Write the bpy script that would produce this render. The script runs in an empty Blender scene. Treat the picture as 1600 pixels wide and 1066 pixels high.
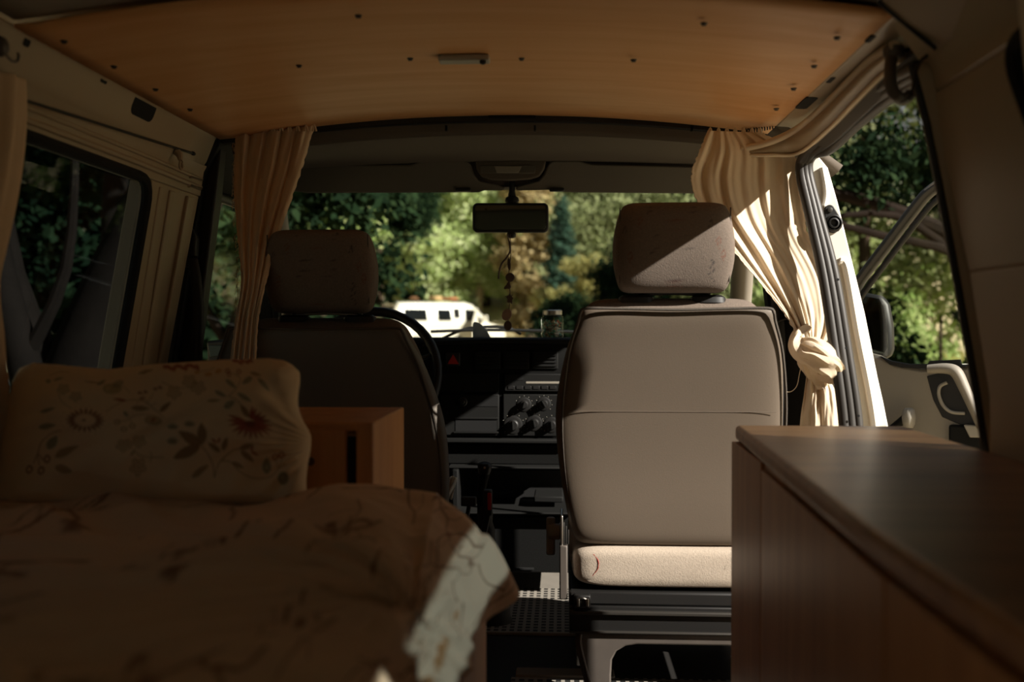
import bpy, bmesh, math, random
import numpy as np
from mathutils import Vector, Matrix, noise
from mathutils.bvhtree import BVHTree

# ------------------------------------------------------------------ camera, world, sun, exposure
SC = bpy.context.scene
COL = SC.collection
F = 1600 * 35 / 36.0                 # focal length in pixels
CAMZ = 0.82
YAW = math.atan(80 / F)
PITCH = -math.atan(23 / F)
cd = bpy.data.cameras.new('camera')
cam = bpy.data.objects.new('camera', cd); COL.objects.link(cam)
cd.lens = 35; cd.sensor_width = 36; cd.clip_start = 0.02; cd.clip_end = 400
cd.dof.use_dof = True; cd.dof.focus_distance = 2.5; cd.dof.aperture_fstop = 2.6
cam.location = (0, 0, CAMZ)
cam.rotation_euler = (math.pi / 2 + PITCH, 0, YAW)
SC.camera = cam
CR = cam.rotation_euler.to_matrix()

SUN_DIR = Vector((-1, .50, -.66)).normalized()
sd = bpy.data.lights.new('sun', 'SUN'); sun = bpy.data.objects.new('sun', sd); COL.objects.link(sun)
sd.energy = 15.0; sd.angle = math.radians(.6); sd.color = (1, .93, .83)
sun.rotation_euler = (-SUN_DIR).to_track_quat('Z', 'Y').to_euler()
sun.location = (8, -5, 8)

W = bpy.data.worlds.new('world'); SC.world = W; W.use_nodes = True
nt = W.node_tree; nt.nodes.clear()
out = nt.nodes.new('ShaderNodeOutputWorld'); bg = nt.nodes.new('ShaderNodeBackground')
tc = nt.nodes.new('ShaderNodeTexCoord'); sep = nt.nodes.new('ShaderNodeSeparateXYZ'); rp = nt.nodes.new('ShaderNodeValToRGB')
nt.links.new(tc.outputs['Generated'], sep.inputs[0]); nt.links.new(sep.outputs['Z'], rp.inputs[0])
rp.color_ramp.elements[0].position = 0.0; rp.color_ramp.elements[0].color = (.55, .52, .40, 1)
rp.color_ramp.elements[1].position = 0.7; rp.color_ramp.elements[1].color = (.62, .74, .95, 1)
nt.links.new(rp.outputs[0], bg.inputs[0]); bg.inputs[1].default_value = 0.48
nt.links.new(bg.outputs[0], out.inputs[0])

SC.view_settings.view_transform = 'Standard'; SC.view_settings.look = 'None'
SC.view_settings.gamma = 1; SC.view_settings.use_curve_mapping = False
SC.view_settings.exposure = -0.55
SC.cycles.max_bounces = 10; SC.cycles.diffuse_bounces = 6; SC.cycles.transparent_max_bounces = 16
SC.cycles.use_denoising = True

# ------------------------------------------------------------------ measuring helpers
def ray(px, py):
    return CR @ Vector(((px - 800), -(py - 533), -F)).normalized()
C0 = Vector((0, 0, CAMZ))
def PY(px, py, Y): d = ray(px, py); return C0 + d * (Y / d.y)
def PX(px, py, X): d = ray(px, py); return C0 + d * (X / d.x)
def PZ(px, py, Z): d = ray(px, py); return C0 + d * ((Z - CAMZ) / d.z)
def PP(px, py, p0, n):
    d = ray(px, py); n = Vector(n); return C0 + d * ((Vector(p0) - C0).dot(n) / d.dot(n))
XC = -.17
def xl(z):                            # inner face of the left side of the van
    if z > 1.2: return -.885 + (z - 1.2) * .55
    if z > .72: return -.885 - (1.2 - z) * .156
    return -.96 - (.72 - z) * .02
def xr(z): return 2 * XC - xl(z)
def PW(px, py, side=-1, off=0.0):     # meets the side wall
    x = -.9 if side < 0 else .58
    for _ in range(12):
        p = PX(px, py, x)
        x = (xl(p.z) - off) if side < 0 else (xr(p.z) + off)
    return PX(px, py, x)
def roofz(x): return 1.28 + .052 * max(0, 1 - ((x - XC) / .66) ** 2)

# ------------------------------------------------------------------ materials
def lin(h):
    h = h.lstrip('#'); v = [int(h[i:i + 2], 16) / 255 for i in (0, 2, 4)]
    return tuple(((c / 12.92) if c <= .04045 else ((c + .055) / 1.055) ** 2.4) for c in v)
M = {}
def mat(name, color, rough=.6, metal=0, spec=.5, var=.12, scale=6, bump=0, bscale=200, coat=0, sheen=0, stretch=None, attr=None, trans=0):
    m = bpy.data.materials.new(name); m.use_nodes = True; n = m.node_tree; b = n.nodes['Principled BSDF']
    c = lin(color) if isinstance(color, str) else color
    b.inputs['Roughness'].default_value = rough; b.inputs['Metallic'].default_value = metal
    b.inputs['Specular IOR Level'].default_value = spec; b.inputs['Coat Weight'].default_value = coat
    b.inputs['Sheen Weight'].default_value = sheen
    t = n.nodes.new('ShaderNodeTexCoord'); mp = n.nodes.new('ShaderNodeMapping'); n.links.new(t.outputs['Object'], mp.inputs[0])
    if stretch: mp.inputs['Scale'].default_value = stretch
    nz = n.nodes.new('ShaderNodeTexNoise'); nz.inputs['Scale'].default_value = scale; nz.inputs['Detail'].default_value = 5
    n.links.new(mp.outputs[0], nz.inputs[0])
    mx = n.nodes.new('ShaderNodeMix'); mx.data_type = 'RGBA'
    mx.inputs[6].default_value = (*[x * (1 - var) for x in c], 1); mx.inputs[7].default_value = (*[min(1, x * (1 + var)) for x in c], 1)
    n.links.new(nz.outputs[0], mx.inputs[0]); last = mx.outputs[2]
    if attr:
        a = n.nodes.new('ShaderNodeAttribute'); a.attribute_name = attr
        m2 = n.nodes.new('ShaderNodeMix'); m2.data_type = 'RGBA'; m2.blend_type = 'MULTIPLY'; m2.inputs[0].default_value = 1
        n.links.new(last, m2.inputs[6]); n.links.new(a.outputs['Color'], m2.inputs[7]); last = m2.outputs[2]
    n.links.new(last, b.inputs['Base Color'])
    if bump:
        nb = n.nodes.new('ShaderNodeTexNoise'); nb.inputs['Scale'].default_value = bscale; nb.inputs['Detail'].default_value = 3
        n.links.new(mp.outputs[0], nb.inputs[0])
        bp = n.nodes.new('ShaderNodeBump'); bp.inputs['Strength'].default_value = bump; bp.inputs['Distance'].default_value = .002
        n.links.new(nb.outputs[0], bp.inputs['Height']); n.links.new(bp.outputs[0], b.inputs['Normal'])
    if trans:                          # thin cloth or leaf that lets light through
        o = n.nodes['Material Output']; tr = n.nodes.new('ShaderNodeBsdfTranslucent'); ms = n.nodes.new('ShaderNodeMixShader')
        n.links.new(last, tr.inputs[0]); ms.inputs[0].default_value = trans
        n.links.new(b.outputs[0], ms.inputs[1]); n.links.new(tr.outputs[0], ms.inputs[2]); n.links.new(ms.outputs[0], o.inputs[0])
    M[name] = m; return m
def wood(name, light, dark, along='X', rough=.45, scale=2.2, coat=0):
    m = bpy.data.materials.new(name); m.use_nodes = True; n = m.node_tree; b = n.nodes['Principled BSDF']
    t = n.nodes.new('ShaderNodeTexCoord'); mp = n.nodes.new('ShaderNodeMapping'); n.links.new(t.outputs['Object'], mp.inputs[0])
    mp.inputs['Scale'].default_value = {'X': (1, 14, 14), 'Y': (14, 1, 14), 'Z': (14, 14, 1)}[along]
    nz = n.nodes.new('ShaderNodeTexNoise'); nz.inputs['Scale'].default_value = scale; nz.inputs['Detail'].default_value = 8; nz.inputs['Distortion'].default_value = .6
    n.links.new(mp.outputs[0], nz.inputs[0])
    r = n.nodes.new('ShaderNodeValToRGB'); r.color_ramp.elements[0].position = .3; r.color_ramp.elements[1].position = .72
    r.color_ramp.elements[0].color = (*lin(dark), 1); r.color_ramp.elements[1].color = (*lin(light), 1)
    n.links.new(nz.outputs[0], r.inputs[0]); n.links.new(r.outputs[0], b.inputs['Base Color'])
    b.inputs['Roughness'].default_value = rough; b.inputs['Coat Weight'].default_value = coat; b.inputs['Coat Roughness'].default_value = .25
    M[name] = m; return m
def glass(name, tint=(.9, .92, .9), ior=1.45, rough=0.0):
    m = bpy.data.materials.new(name); m.use_nodes = True; n = m.node_tree; n.nodes.clear()
    o = n.nodes.new('ShaderNodeOutputMaterial'); ms = n.nodes.new('ShaderNodeMixShader'); fr = n.nodes.new('ShaderNodeMapRange')
    lw = n.nodes.new('ShaderNodeLayerWeight'); lw.inputs[0].default_value = .5; pw = n.nodes.new('ShaderNodeMath'); pw.operation = 'POWER'; pw.inputs[1].default_value = 6
    n.links.new(lw.outputs['Facing'], pw.inputs[0]); n.links.new(pw.outputs[0], fr.inputs[0]); fr.inputs[3].default_value = .018; fr.inputs[4].default_value = .8; tr = n.nodes.new('ShaderNodeBsdfTransparent'); tr.inputs[0].default_value = (*tint, 1)
    g = n.nodes.new('ShaderNodeBsdfGlossy'); g.inputs['Roughness'].default_value = rough
    n.links.new(fr.outputs[0], ms.inputs[0]); n.links.new(tr.outputs[0], ms.inputs[1]); n.links.new(g.outputs[0], ms.inputs[2])
    n.links.new(ms.outputs[0], o.inputs[0]); M[name] = m; return m
def leafmat(name, cols, trans=.35):
    m = bpy.data.materials.new(name); m.use_nodes = True; n = m.node_tree; n.nodes.clear()
    o = n.nodes.new('ShaderNodeOutputMaterial'); g = n.nodes.new('ShaderNodeNewGeometry'); r = n.nodes.new('ShaderNodeValToRGB')
    e = r.color_ramp.elements
    while len(e) < len(cols): e.new(.5)
    for i, c in enumerate(cols): e[i].position = i / (len(cols) - 1); e[i].color = (*lin(c), 1)
    n.links.new(g.outputs['Random Per Island'], r.inputs[0])
    d = n.nodes.new('ShaderNodeBsdfDiffuse'); t = n.nodes.new('ShaderNodeBsdfTranslucent'); ms = n.nodes.new('ShaderNodeMixShader')
    ms.inputs[0].default_value = trans
    n.links.new(r.outputs[0], d.inputs[0]); n.links.new(r.outputs[0], t.inputs[0])
    n.links.new(d.outputs[0], ms.inputs[1]); n.links.new(t.outputs[0], ms.inputs[2]); n.links.new(ms.outputs[0], o.inputs[0]); M[name] = m; return m

mat('paint_cream', '#9e8b71', .42, var=.05, scale=3, bump=.08, bscale=60)
mat('paint_white', '#ece6da', .28, var=.02)
mat('grey_plastic', '#8d867a', .55, var=.05, bump=.15, bscale=500)
mat('headliner', '#5a5147', .85, var=.08, bump=.2, bscale=300)
mat('visor_vinyl', '#5a544b', .7, var=.05, bump=.2, bscale=400)
mat('black_plastic', '#161514', .5, var=.15)
mat('dash_plastic', '#0f0f0e', .7, spec=.15, var=.12, bump=.3, bscale=400)
mat('dash_grey', '#181817', .7, spec=.15, var=.1)
mat('rubber', '#23211f', .6, var=.1)
mat('seal_grey', '#35322f', .5, var=.1)
mat('seat_vinyl', '#65594c', .6, var=.05, bump=.14, bscale=600)
mat('seat_dark_vinyl', '#4d463e', .65, var=.05, bump=.35, bscale=260)
mat('cushion_fabric_lit', '#b0a292', .95, var=.25, scale=240, bump=.4, bscale=420)  # seat fabric made paler to carry the sun on the passenger cushion
mat('seat_fabric', '#6f6359', .95, var=.3, scale=240, bump=.4, bscale=420, sheen=.0, attr='Pattern')
mat('metal_dark', '#3a3733', .45, metal=.3, var=.1)
mat('metal_frame', '#57504a', .5, metal=.2, var=.2, scale=20)
mat('metal', '#b8b4ac', .3, metal=1, var=.05)
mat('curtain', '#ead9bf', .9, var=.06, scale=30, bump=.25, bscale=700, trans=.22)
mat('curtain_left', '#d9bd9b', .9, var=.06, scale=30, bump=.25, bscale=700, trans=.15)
mat('pillow_cotton', '#e2c9a2', .9, var=.05, bump=.2, bscale=500, attr='Pattern')
mat('duvet_cotton', '#e3bf98', .92, var=.08, scale=4, bump=.2, bscale=500, attr='Pattern')
mat('mattress', '#d8cdbb', .9)
wood('plywood_ceiling', '#ecb680', '#dea066', 'X', .5, 1.6)
wood('wood_cabinet', '#bb8550', '#a06c3c', 'Z', .45)
wood('wood_worktop', '#a8774a', '#805332', 'X', .42, coat=.12)
wood('wood_box', '#cc935c', '#b67e4a', 'Z', .5)
wood('wood_dark_edge', '#6a4022', '#4b2b15', 'Y', .5)
mat('red_lens', '#c21a12', .3, var=.05)
mat('red_triangle', '#a81f12', .5, var=.05)
mat('void', '#050505', .9)
mat('shell', '#8a6f5c', .5, var=.4, scale=60)
mat('shell_dark', '#4b3a30', .5, var=.4, scale=60)
mat('blue_shell', '#b4cde0', .35, var=.35, scale=40)
mat('paper', '#e9e2d6', .8)
mat('lamp_plastic', '#9f9a90', .4)
mat('bark', '#40352b', .9, spec=.08, var=.5, scale=8, bump=.8, bscale=25)
mat('bark_dark', '#211a15', .9, spec=.08, var=.4, scale=8, bump=.8, bscale=25)  # darker copy of bark, with the trunks' shade in its colour
mat('bark_pale', '#b9a68c', .9, spec=.08, var=.4, scale=8, bump=.6, bscale=25)
mat('van_white', '#d5d0c3', .3, var=.01)
mat('tyre', '#1a1918', .8)
mat('dark_glass', '#0c0f10', .08, spec=.6)
mat('cargo', '#6e4a2c', .8, var=.3); mat('cargo_tan', '#b79468', .8, var=.2); mat('cargo_red', '#a8603e', .8, var=.2)
mat('steel_wipe', '#1d1c1b', .5)
glass('clear_glass', (.93, .95, .92)); glass('tinted_glass', (.50, .56, .60)); glass('jar_glass', (.97, .98, .97), 1.5)
m = mat('mirror_glass', '#565b57', .03, metal=1, var=0)
leafmat('leaf_yellowgreen', ['#9caf6c', '#bccb90', '#dbe0b8', '#a6b87a'], .45)
leafmat('leaf_green', ['#728a4a', '#98aa68', '#c0c892', '#7e9556'], .42)
leafmat('leaf_dark', ['#141f15', '#1c2b1c', '#2d3c26', '#172318'], .1)  # shade of trees out of the sun put into the leaf colour
leafmat('leaf_olive', ['#69734c', '#8a9166', '#a8ae85', '#5b663f'])
leafmat('leaf_conifer', ['#2f4439', '#3d5548', '#283a31', '#4d6455'], .1)
leafmat('leaf_dry', ['#9a8a5e', '#b5a178', '#c7b68e', '#8b7a50'])
leafmat('leaf_yellow', ['#948f5a', '#aba26a', '#85854e', '#b5ab7c'])
leafmat('grass_blade', ['#6f7a35', '#98964e', '#b7ab6a', '#55662b'])

# ------------------------------------------------------------------ object helpers
def link(name, me, material=None, parent=None, smooth=True):
    o = bpy.data.objects.new(name, me); COL.objects.link(o)
    if material is not None:
        for mm in (material if isinstance(material, (list, tuple)) else [material]):
            me.materials.append(M[mm])
    if smooth: me.polygons.foreach_set('use_smooth', [True] * len(me.polygons))
    if parent: o.parent = parent; o.matrix_parent_inverse = Matrix.Translation(-Vector(parent.location)) if parent.type == 'EMPTY' else Matrix()
    return o
def obj(name, bm, material=None, parent=None, smooth=True, bevel=0, seg=2, recalc=True):
    if recalc: bmesh.ops.recalc_face_normals(bm, faces=bm.faces)
    me = bpy.data.meshes.new(name); bm.to_mesh(me); bm.free()
    o = link(name, me, material, parent, smooth)
    if bevel:
        b = o.modifiers.new('bevel', 'BEVEL'); b.width = bevel; b.segments = seg; b.limit_method = 'ANGLE'; b.angle_limit = math.radians(35)
    if smooth:
        me.set_sharp_from_angle(angle=math.radians(38))
    return o
def thing(name, label, cat, loc=(0, 0, 0), group=None):
    o = bpy.data.objects.new(name, None); COL.objects.link(o); o.location = loc; o.empty_display_size = .05
    o['label'] = label; o['category'] = cat
    if group: o['group'] = group
    return o
def tag(o, label, cat, group=None):
    o['label'] = label; o['category'] = cat
    if group: o['group'] = group
    return o
def struct(o): o['kind'] = 'structure'; return o
def sempty(name, loc=(0, 0, 0)):
    o = bpy.data.objects.new(name, None); COL.objects.link(o); o.location = loc; o['kind'] = 'structure'; return o

def add_box(bm, x0, x1, y0, y1, z0, z1, mi=0):
    v = [bm.verts.new(p) for p in ((x0, y0, z0), (x1, y0, z0), (x1, y1, z0), (x0, y1, z0), (x0, y0, z1), (x1, y0, z1), (x1, y1, z1), (x0, y1, z1))]
    for f in ((0, 3, 2, 1), (4, 5, 6, 7), (0, 1, 5, 4), (1, 2, 6, 5), (2, 3, 7, 6), (3, 0, 4, 7)):
        fc = bm.faces.new([v[i] for i in f]); fc.material_index = mi
def box(name, x0, x1, y0, y1, z0, z1, m, parent=None, bevel=.004, seg=2):
    bm = bmesh.new(); add_box(bm, x0, x1, y0, y1, z0, z1); return obj(name, bm, m, parent, True, bevel, seg)
def add_prism(bm, pts, vec, mi=0):
    vec = Vector(vec); a = [bm.verts.new(Vector(p)) for p in pts]; b = [bm.verts.new(Vector(p) + vec) for p in pts]
    n = len(pts); fs = [bm.faces.new(a), bm.faces.new(b[::-1])]
    for i in range(n): fs.append(bm.faces.new((a[i], a[(i + 1) % n], b[(i + 1) % n], b[i])))
    for f in fs: f.material_index = mi
def prism(name, pts, vec, m, parent=None, bevel=.003, seg=2):
    bm = bmesh.new(); add_prism(bm, pts, vec); return obj(name, bm, m, parent, True, bevel, seg)
def smoothpath(pts, n=8):
    P = [Vector(p) for p in pts]
    if len(P) < 3: return P
    r = []
    for i in range(len(P) - 1):
        p0 = P[max(i - 1, 0)]; p1 = P[i]; p2 = P[i + 1]; p3 = P[min(i + 2, len(P) - 1)]
        for k in range(n):
            t = k / n
            r.append(.5 * ((2 * p1) + (p2 - p0) * t + (2 * p0 - 5 * p1 + 4 * p2 - p3) * t * t + (3 * p1 - p0 - 3 * p2 + p3) * t ** 3))
    r.append(P[-1]); return r
def add_tube(bm, pts, r, seg=10, sm=6, closed=False, mi=0, flat=1.0, up=None):
    P = smoothpath(pts, sm) if sm else [Vector(p) for p in pts]
    n = len(P); rs = r if isinstance(r, (list, tuple)) else [r, r]
    rings = []
    prev = None
    for i, p in enumerate(P):
        if closed: d = P[(i + 1) % n] - P[i - 1]
        else: d = P[min(i + 1, n - 1)] - P[max(i - 1, 0)]
        if d.length < 1e-9: d = Vector((0, 0, 1))
        d.normalize()
        if prev is None:
            a = Vector(up) if up else (Vector((0, 0, 1)) if abs(d.z) < .9 else Vector((1, 0, 0)))
            u = d.cross(a).normalized()
        else:
            u = (prev - d * prev.dot(d)); u = u.normalized() if u.length > 1e-6 else d.orthogonal().normalized()
        prev = u; w = d.cross(u)
        t = i / max(1, n - 1) * (len(rs) - 1); k = min(int(t), len(rs) - 2); rr = rs[k] + (rs[k + 1] - rs[k]) * (t - k)
        rings.append([bm.verts.new(p + u * math.cos(2 * math.pi * j / seg) * rr + w * math.sin(2 * math.pi * j / seg) * rr * flat) for j in range(seg)])
    m = n if closed else n - 1
    for i in range(m):
        a = rings[i]; b = rings[(i + 1) % n]
        for j in range(seg):
            f = bm.faces.new((a[j], a[(j + 1) % seg], b[(j + 1) % seg], b[j])); f.material_index = mi
    if not closed:
        for f in (bm.faces.new(rings[0][::-1]), bm.faces.new(rings[-1])): f.material_index = mi
def tube(name, pts, r, m, parent=None, **k):
    bm = bmesh.new(); add_tube(bm, pts, r, **k); return obj(name, bm, m, parent)
def add_lathe(bm, prof, c=(0, 0, 0), axis='Z', seg=24, mi=0):
    c = Vector(c); rings = []
    for r, h in prof:
        ring = []
        for j in range(seg):
            a = 2 * math.pi * j / seg
            u, v = max(r, 1e-5) * math.cos(a), max(r, 1e-5) * math.sin(a)
            ring.append(bm.verts.new(c + Vector({'Z': (u, v, h), 'Y': (u, h, v), 'X': (h, u, v)}[axis])))
        rings.append(ring)
    for i in range(len(rings) - 1):
        for j in range(seg):
            f = bm.faces.new((rings[i][j], rings[i][(j + 1) % seg], rings[i + 1][(j + 1) % seg], rings[i + 1][j])); f.material_index = mi
    bm.faces.new(rings[0][::-1]).material_index = mi; bm.faces.new(rings[-1]).material_index = mi
def lathe(name, prof, c, m, parent=None, axis='Z', seg=24):
    bm = bmesh.new(); add_lathe(bm, prof, c, axis, seg); return obj(name, bm, m, parent)
def loft(bm, rings, n=40, cap=True, mi=0):
    """rings: (cx, cy, z, half width, half depth, exponent) stacked in z; superellipse rings"""
    R = []
    for (cx, cy, z, a, b, e) in rings:
        ring = []
        for j in range(n):
            t = 2 * math.pi * j / n; c, s = math.cos(t), math.sin(t)
            ring.append(bm.verts.new((cx + a * math.copysign(abs(c) ** (2 / e), c), cy + b * math.copysign(abs(s) ** (2 / e), s), z)))
        R.append(ring)
    for i in range(len(R) - 1):
        for j in range(n):
            bm.faces.new((R[i][j], R[i][(j + 1) % n], R[i + 1][(j + 1) % n], R[i + 1][j])).material_index = mi
    if cap: bm.faces.new(R[0][::-1]).material_index = mi; bm.faces.new(R[-1]).material_index = mi
    return R
def interp_rings(keys, n):
    """smooth (Catmull-Rom) interpolation of key rings"""
    ks = [list(k) for k in keys]; r = []
    m = len(ks) - 1
    for i in range(m):
        p0, p1, p2, p3 = ks[max(i - 1, 0)], ks[i], ks[i + 1], ks[min(i + 2, m)]
        for k in range(n):
            t = k / n
            r.append([.5 * ((2 * b) + (c - a) * t + (2 * a - 5 * b + 4 * c - d) * t * t + (3 * b - a - 3 * c + d) * t ** 3) for a, b, c, d in zip(p0, p1, p2, p3)])
    r.append(ks[-1]); return r
def grid(name, fn, nu, nv, m, parent=None, thick=0, off=0, pattern=None, closed=False):
    """surface from fn(u, v) -> point; optional thickness and painted pattern fn(u,v)->rgb arrays"""
    vs = []; us = []
    for j in range(nv + 1):
        for i in range(nu + 1):
            u, v = i / nu, j / nv; vs.append(tuple(fn(u, v))); us.append((u, v))
    fs = [(j * (nu + 1) + i, j * (nu + 1) + i + 1, (j + 1) * (nu + 1) + i + 1, (j + 1) * (nu + 1) + i) for j in range(nv) for i in range(nu)]
    me = bpy.data.meshes.new(name); me.from_pydata(vs, [], fs); me.update()
    if pattern is not None:
        ca = me.color_attributes.new('Pattern', 'FLOAT_COLOR', 'POINT')
        ua = np.array(us); c = pattern(ua[:, 0], ua[:, 1]); c4 = np.ones((len(us), 4), dtype=np.float32); c4[:, :3] = c
        ca.data.foreach_set('color', c4.ravel())
    o = link(name, me, m, parent)
    if thick:
        s = o.modifiers.new('solid', 'SOLIDIFY'); s.thickness = thick; s.offset = off
    return o
def fillwhite(me):
    ca = me.color_attributes.new('Pattern', 'FLOAT_COLOR', 'POINT')
    ca.data.foreach_set('color', np.ones(len(me.vertices) * 4, dtype=np.float32))
def pl(pts, t):                       # polyline sampled by its own parameter (first coordinate)
    for i in range(len(pts) - 1):
        if t <= pts[i + 1][0] or i == len(pts) - 2:
            a, b = pts[i], pts[i + 1]; k = (t - a[0]) / (b[0] - a[0])
            return [a[q] + (b[q] - a[q]) * k for q in range(1, len(a))]
def sstep(a, b, x):
    t = min(1, max(0, (x - a) / (b - a))); return t * t * (3 - 2 * t)

# painted textile patterns: small canvases sampled at mesh vertices
class Canvas:
    def __init__(s, w, h):
        s.w, s.h = w, h; s.a = np.ones((h, w, 3), dtype=np.float32); s.yy, s.xx = np.mgrid[0:h, 0:w].astype(np.float32)
    def _mix(s, sl, k, col):
        c = np.array(col, dtype=np.float32); s.a[sl] = s.a[sl] * (1 - k[..., None]) + c * k[..., None]
    def ell(s, cx, cy, rx, ry, ang=0, col=(0, 0, 0), alpha=1, ring=0):
        R = max(rx, ry) + 3; x0, x1 = int(max(0, cx - R)), int(min(s.w, cx + R + 1)); y0, y1 = int(max(0, cy - R)), int(min(s.h, cy + R + 1))
        if x1 <= x0 or y1 <= y0: return
        sl = (slice(y0, y1), slice(x0, x1)); X = s.xx[sl] - cx; Y = s.yy[sl] - cy; c, q = math.cos(ang), math.sin(ang)
        d = np.sqrt(((X * c + Y * q) / rx) ** 2 + ((-X * q + Y * c) / ry) ** 2)
        k = np.clip((1 - d) * min(rx, ry) + .5, 0, 1)
        if ring: k = k * np.clip((d - (1 - ring)) * min(rx, ry) + .5, 0, 1)
        s._mix(sl, k * alpha, col)
    def leaf(s, x, y, L, Wd, ang, col, alpha=1, dot=None):   # pointed leaf starting at x, y
        c, q = math.cos(ang), math.sin(ang); R = L + Wd + 3
        x0, x1 = int(max(0, x - R)), int(min(s.w, x + R + 1)); y0, y1 = int(max(0, y - R)), int(min(s.h, y + R + 1))
        if x1 <= x0 or y1 <= y0: return
        sl = (slice(y0, y1), slice(x0, x1)); X = s.xx[sl] - x; Y = s.yy[sl] - y
        a = X * c + Y * q; b = -X * q + Y * c; t = np.clip(a / L, 0, 1); w = Wd * np.clip(np.sin(np.pi * t ** .8), 0, 1) ** .8
        k = np.clip(w - np.abs(b) + .5, 0, 1) * (a > 0) * (a < L); s._mix(sl, k * alpha, col)
        if dot: s.ell(x + c * L * .4, y + q * L * .4, Wd * .32, Wd * .32, 0, dot)
    def line(s, pts, w, col, alpha=1):
        P = [(p.x, p.y) for p in smoothpath([(a, b, 0) for a, b in pts], 6)]
        for (ax, ay), (bx, by) in zip(P[:-1], P[1:]):
            R = w + 2; x0, x1 = int(max(0, min(ax, bx) - R)), int(min(s.w, max(ax, bx) + R + 1)); y0, y1 = int(max(0, min(ay, by) - R)), int(min(s.h, max(ay, by) + R + 1))
            if x1 <= x0 or y1 <= y0: continue
            sl = (slice(y0, y1), slice(x0, x1)); X = s.xx[sl]; Y = s.yy[sl]; dx, dy = bx - ax, by - ay; L2 = dx * dx + dy * dy + 1e-6
            t = np.clip(((X - ax) * dx + (Y - ay) * dy) / L2, 0, 1); d = np.hypot(X - ax - t * dx, Y - ay - t * dy)
            s._mix(sl, np.clip(w / 2 - d + .5, 0, 1) * alpha, col)
    def sample(s, u, v):
        x = np.clip(u * (s.w - 1), 0, s.w - 1); y = np.clip(v * (s.h - 1), 0, s.h - 1)
        x0 = np.floor(x).astype(int); y0 = np.floor(y).astype(int); x1 = np.minimum(x0 + 1, s.w - 1); y1 = np.minimum(y0 + 1, s.h - 1)
        fx = (x - x0)[:, None]; fy = (y - y0)[:, None]
        return (s.a[y0, x0] * (1 - fx) + s.a[y0, x1] * fx) * (1 - fy) + (s.a[y1, x0] * (1 - fx) + s.a[y1, x1] * fx) * fy

# ================================================================== THE VAN'S SHELL
YR = -.75                              # rear of the van
# ---- floor
bm = bmesh.new(); add_box(bm, -1.02, .68, YR, 3.75, -.06, 0)
struct(obj('floor', bm, 'rubber', None, False))
# ---- plywood ceiling, arched, with its screws and lamp strip
XA, XB = -.845, .488
def ceil_pt(u, v):
    x = XA + (XB - XA) * u; yb = 1.50 if True else 0
    return (x, 1.50 + (2.42 - 1.50) * v - .0 * u, roofz(x))
ceiling = struct(grid('ceiling', ceil_pt, 40, 20, 'plywood_ceiling', None, .006, 1))
def on_ceiling(px, py):
    z = 1.30
    for _ in range(8):
        p = PZ(px, py, z); z = roofz(p.x)
    return PZ(px, py, z)
for px, py in ((641, 86), (815, 86), (990, 88), (467, 97), (1308, 52), (1272, 97), (1240, 133), (1213, 165), (100, 58), (178, 98), (243, 134), (297, 166), (560, 18), (1100, 30)):
    p = on_ceiling(px, py); bm = bmesh.new()
    add_lathe(bm, [(.0058, 0), (.0058, -.0012), (.004, -.003), (.0015, -.0036)], p + Vector((0, 0, -.006)), 'Z', 14)
    add_box(bm, p.x - .004, p.x + .004, p.y - .0007, p.y + .0007, p.z - .0108, p.z - .0099)
    obj('screw', bm, 'metal_dark', ceiling)
a = on_ceiling(686, 88); b = on_ceiling(766, 90)
lampbm = bmesh.new(); add_box(lampbm, a.x, b.x, a.y - .016, a.y + .016, a.z - .012, a.z - .0005)
strip = tag(obj('ceiling_light', lampbm, 'lamp_plastic', None, True, .003, 3), 'slim pale strip light fixed to the middle of the plywood ceiling', 'light')
lathe('switch', [(.006, 0), (.006, -.005), (.003, -.007)], (b.x - .012, a.y - .010, a.z - .012), 'black_plastic', strip)
# metal roof skin behind the plywood and above it
def skin(u, v):
    x = -1.0 + 1.66 * u; return (x, YR + (2.5 - YR) * v, 1.375 - .10 * abs((x - XC) / .83) ** 3)
struct(grid('trim_1', skin, 24, 12, 'paint_cream', None, .02, 1))
struct(grid('trim_2', lambda u, v: (XA + (XB - XA) * u, YR + (1.50 - YR) * v, roofz(XA + (XB - XA) * u) + .012), 24, 10, 'grey_plastic', None, .004, 1))

# ---- side rails under the roof, both sides: painted box section with slots
def rail(side, name, y0, y1):
    prof = [(-.845, 1.283), (-.850, 1.276), (-.872, 1.222), (-.884, 1.204), (-.893, 1.196), (-.93, 1.20)]
    if side > 0: prof = [(2 * XC - x, z) for x, z in prof]
    if side > 0: prof = [(.486, 1.283), (.490, 1.279), (.510, 1.2775), (.532, 1.276), (.536, 1.279), (.58, 1.285)]
    def f(u, v):
        k = v * (len(prof) - 1); i = min(int(k), len(prof) - 2); t = k - i
        return (prof[i][0] + (prof[i + 1][0] - prof[i][0]) * t, y0 + (y1 - y0) * u, prof[i][1] + (prof[i + 1][1] - prof[i][1]) * t)
    return struct(grid(name, f, 24, 20, 'paint_cream', None, .012, -1 if side > 0 else 1))
rail_l = rail(-1, 'trim_3', YR, 2.40); rail_r = rail(1, 'trim_4', YR, 2.32)
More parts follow.
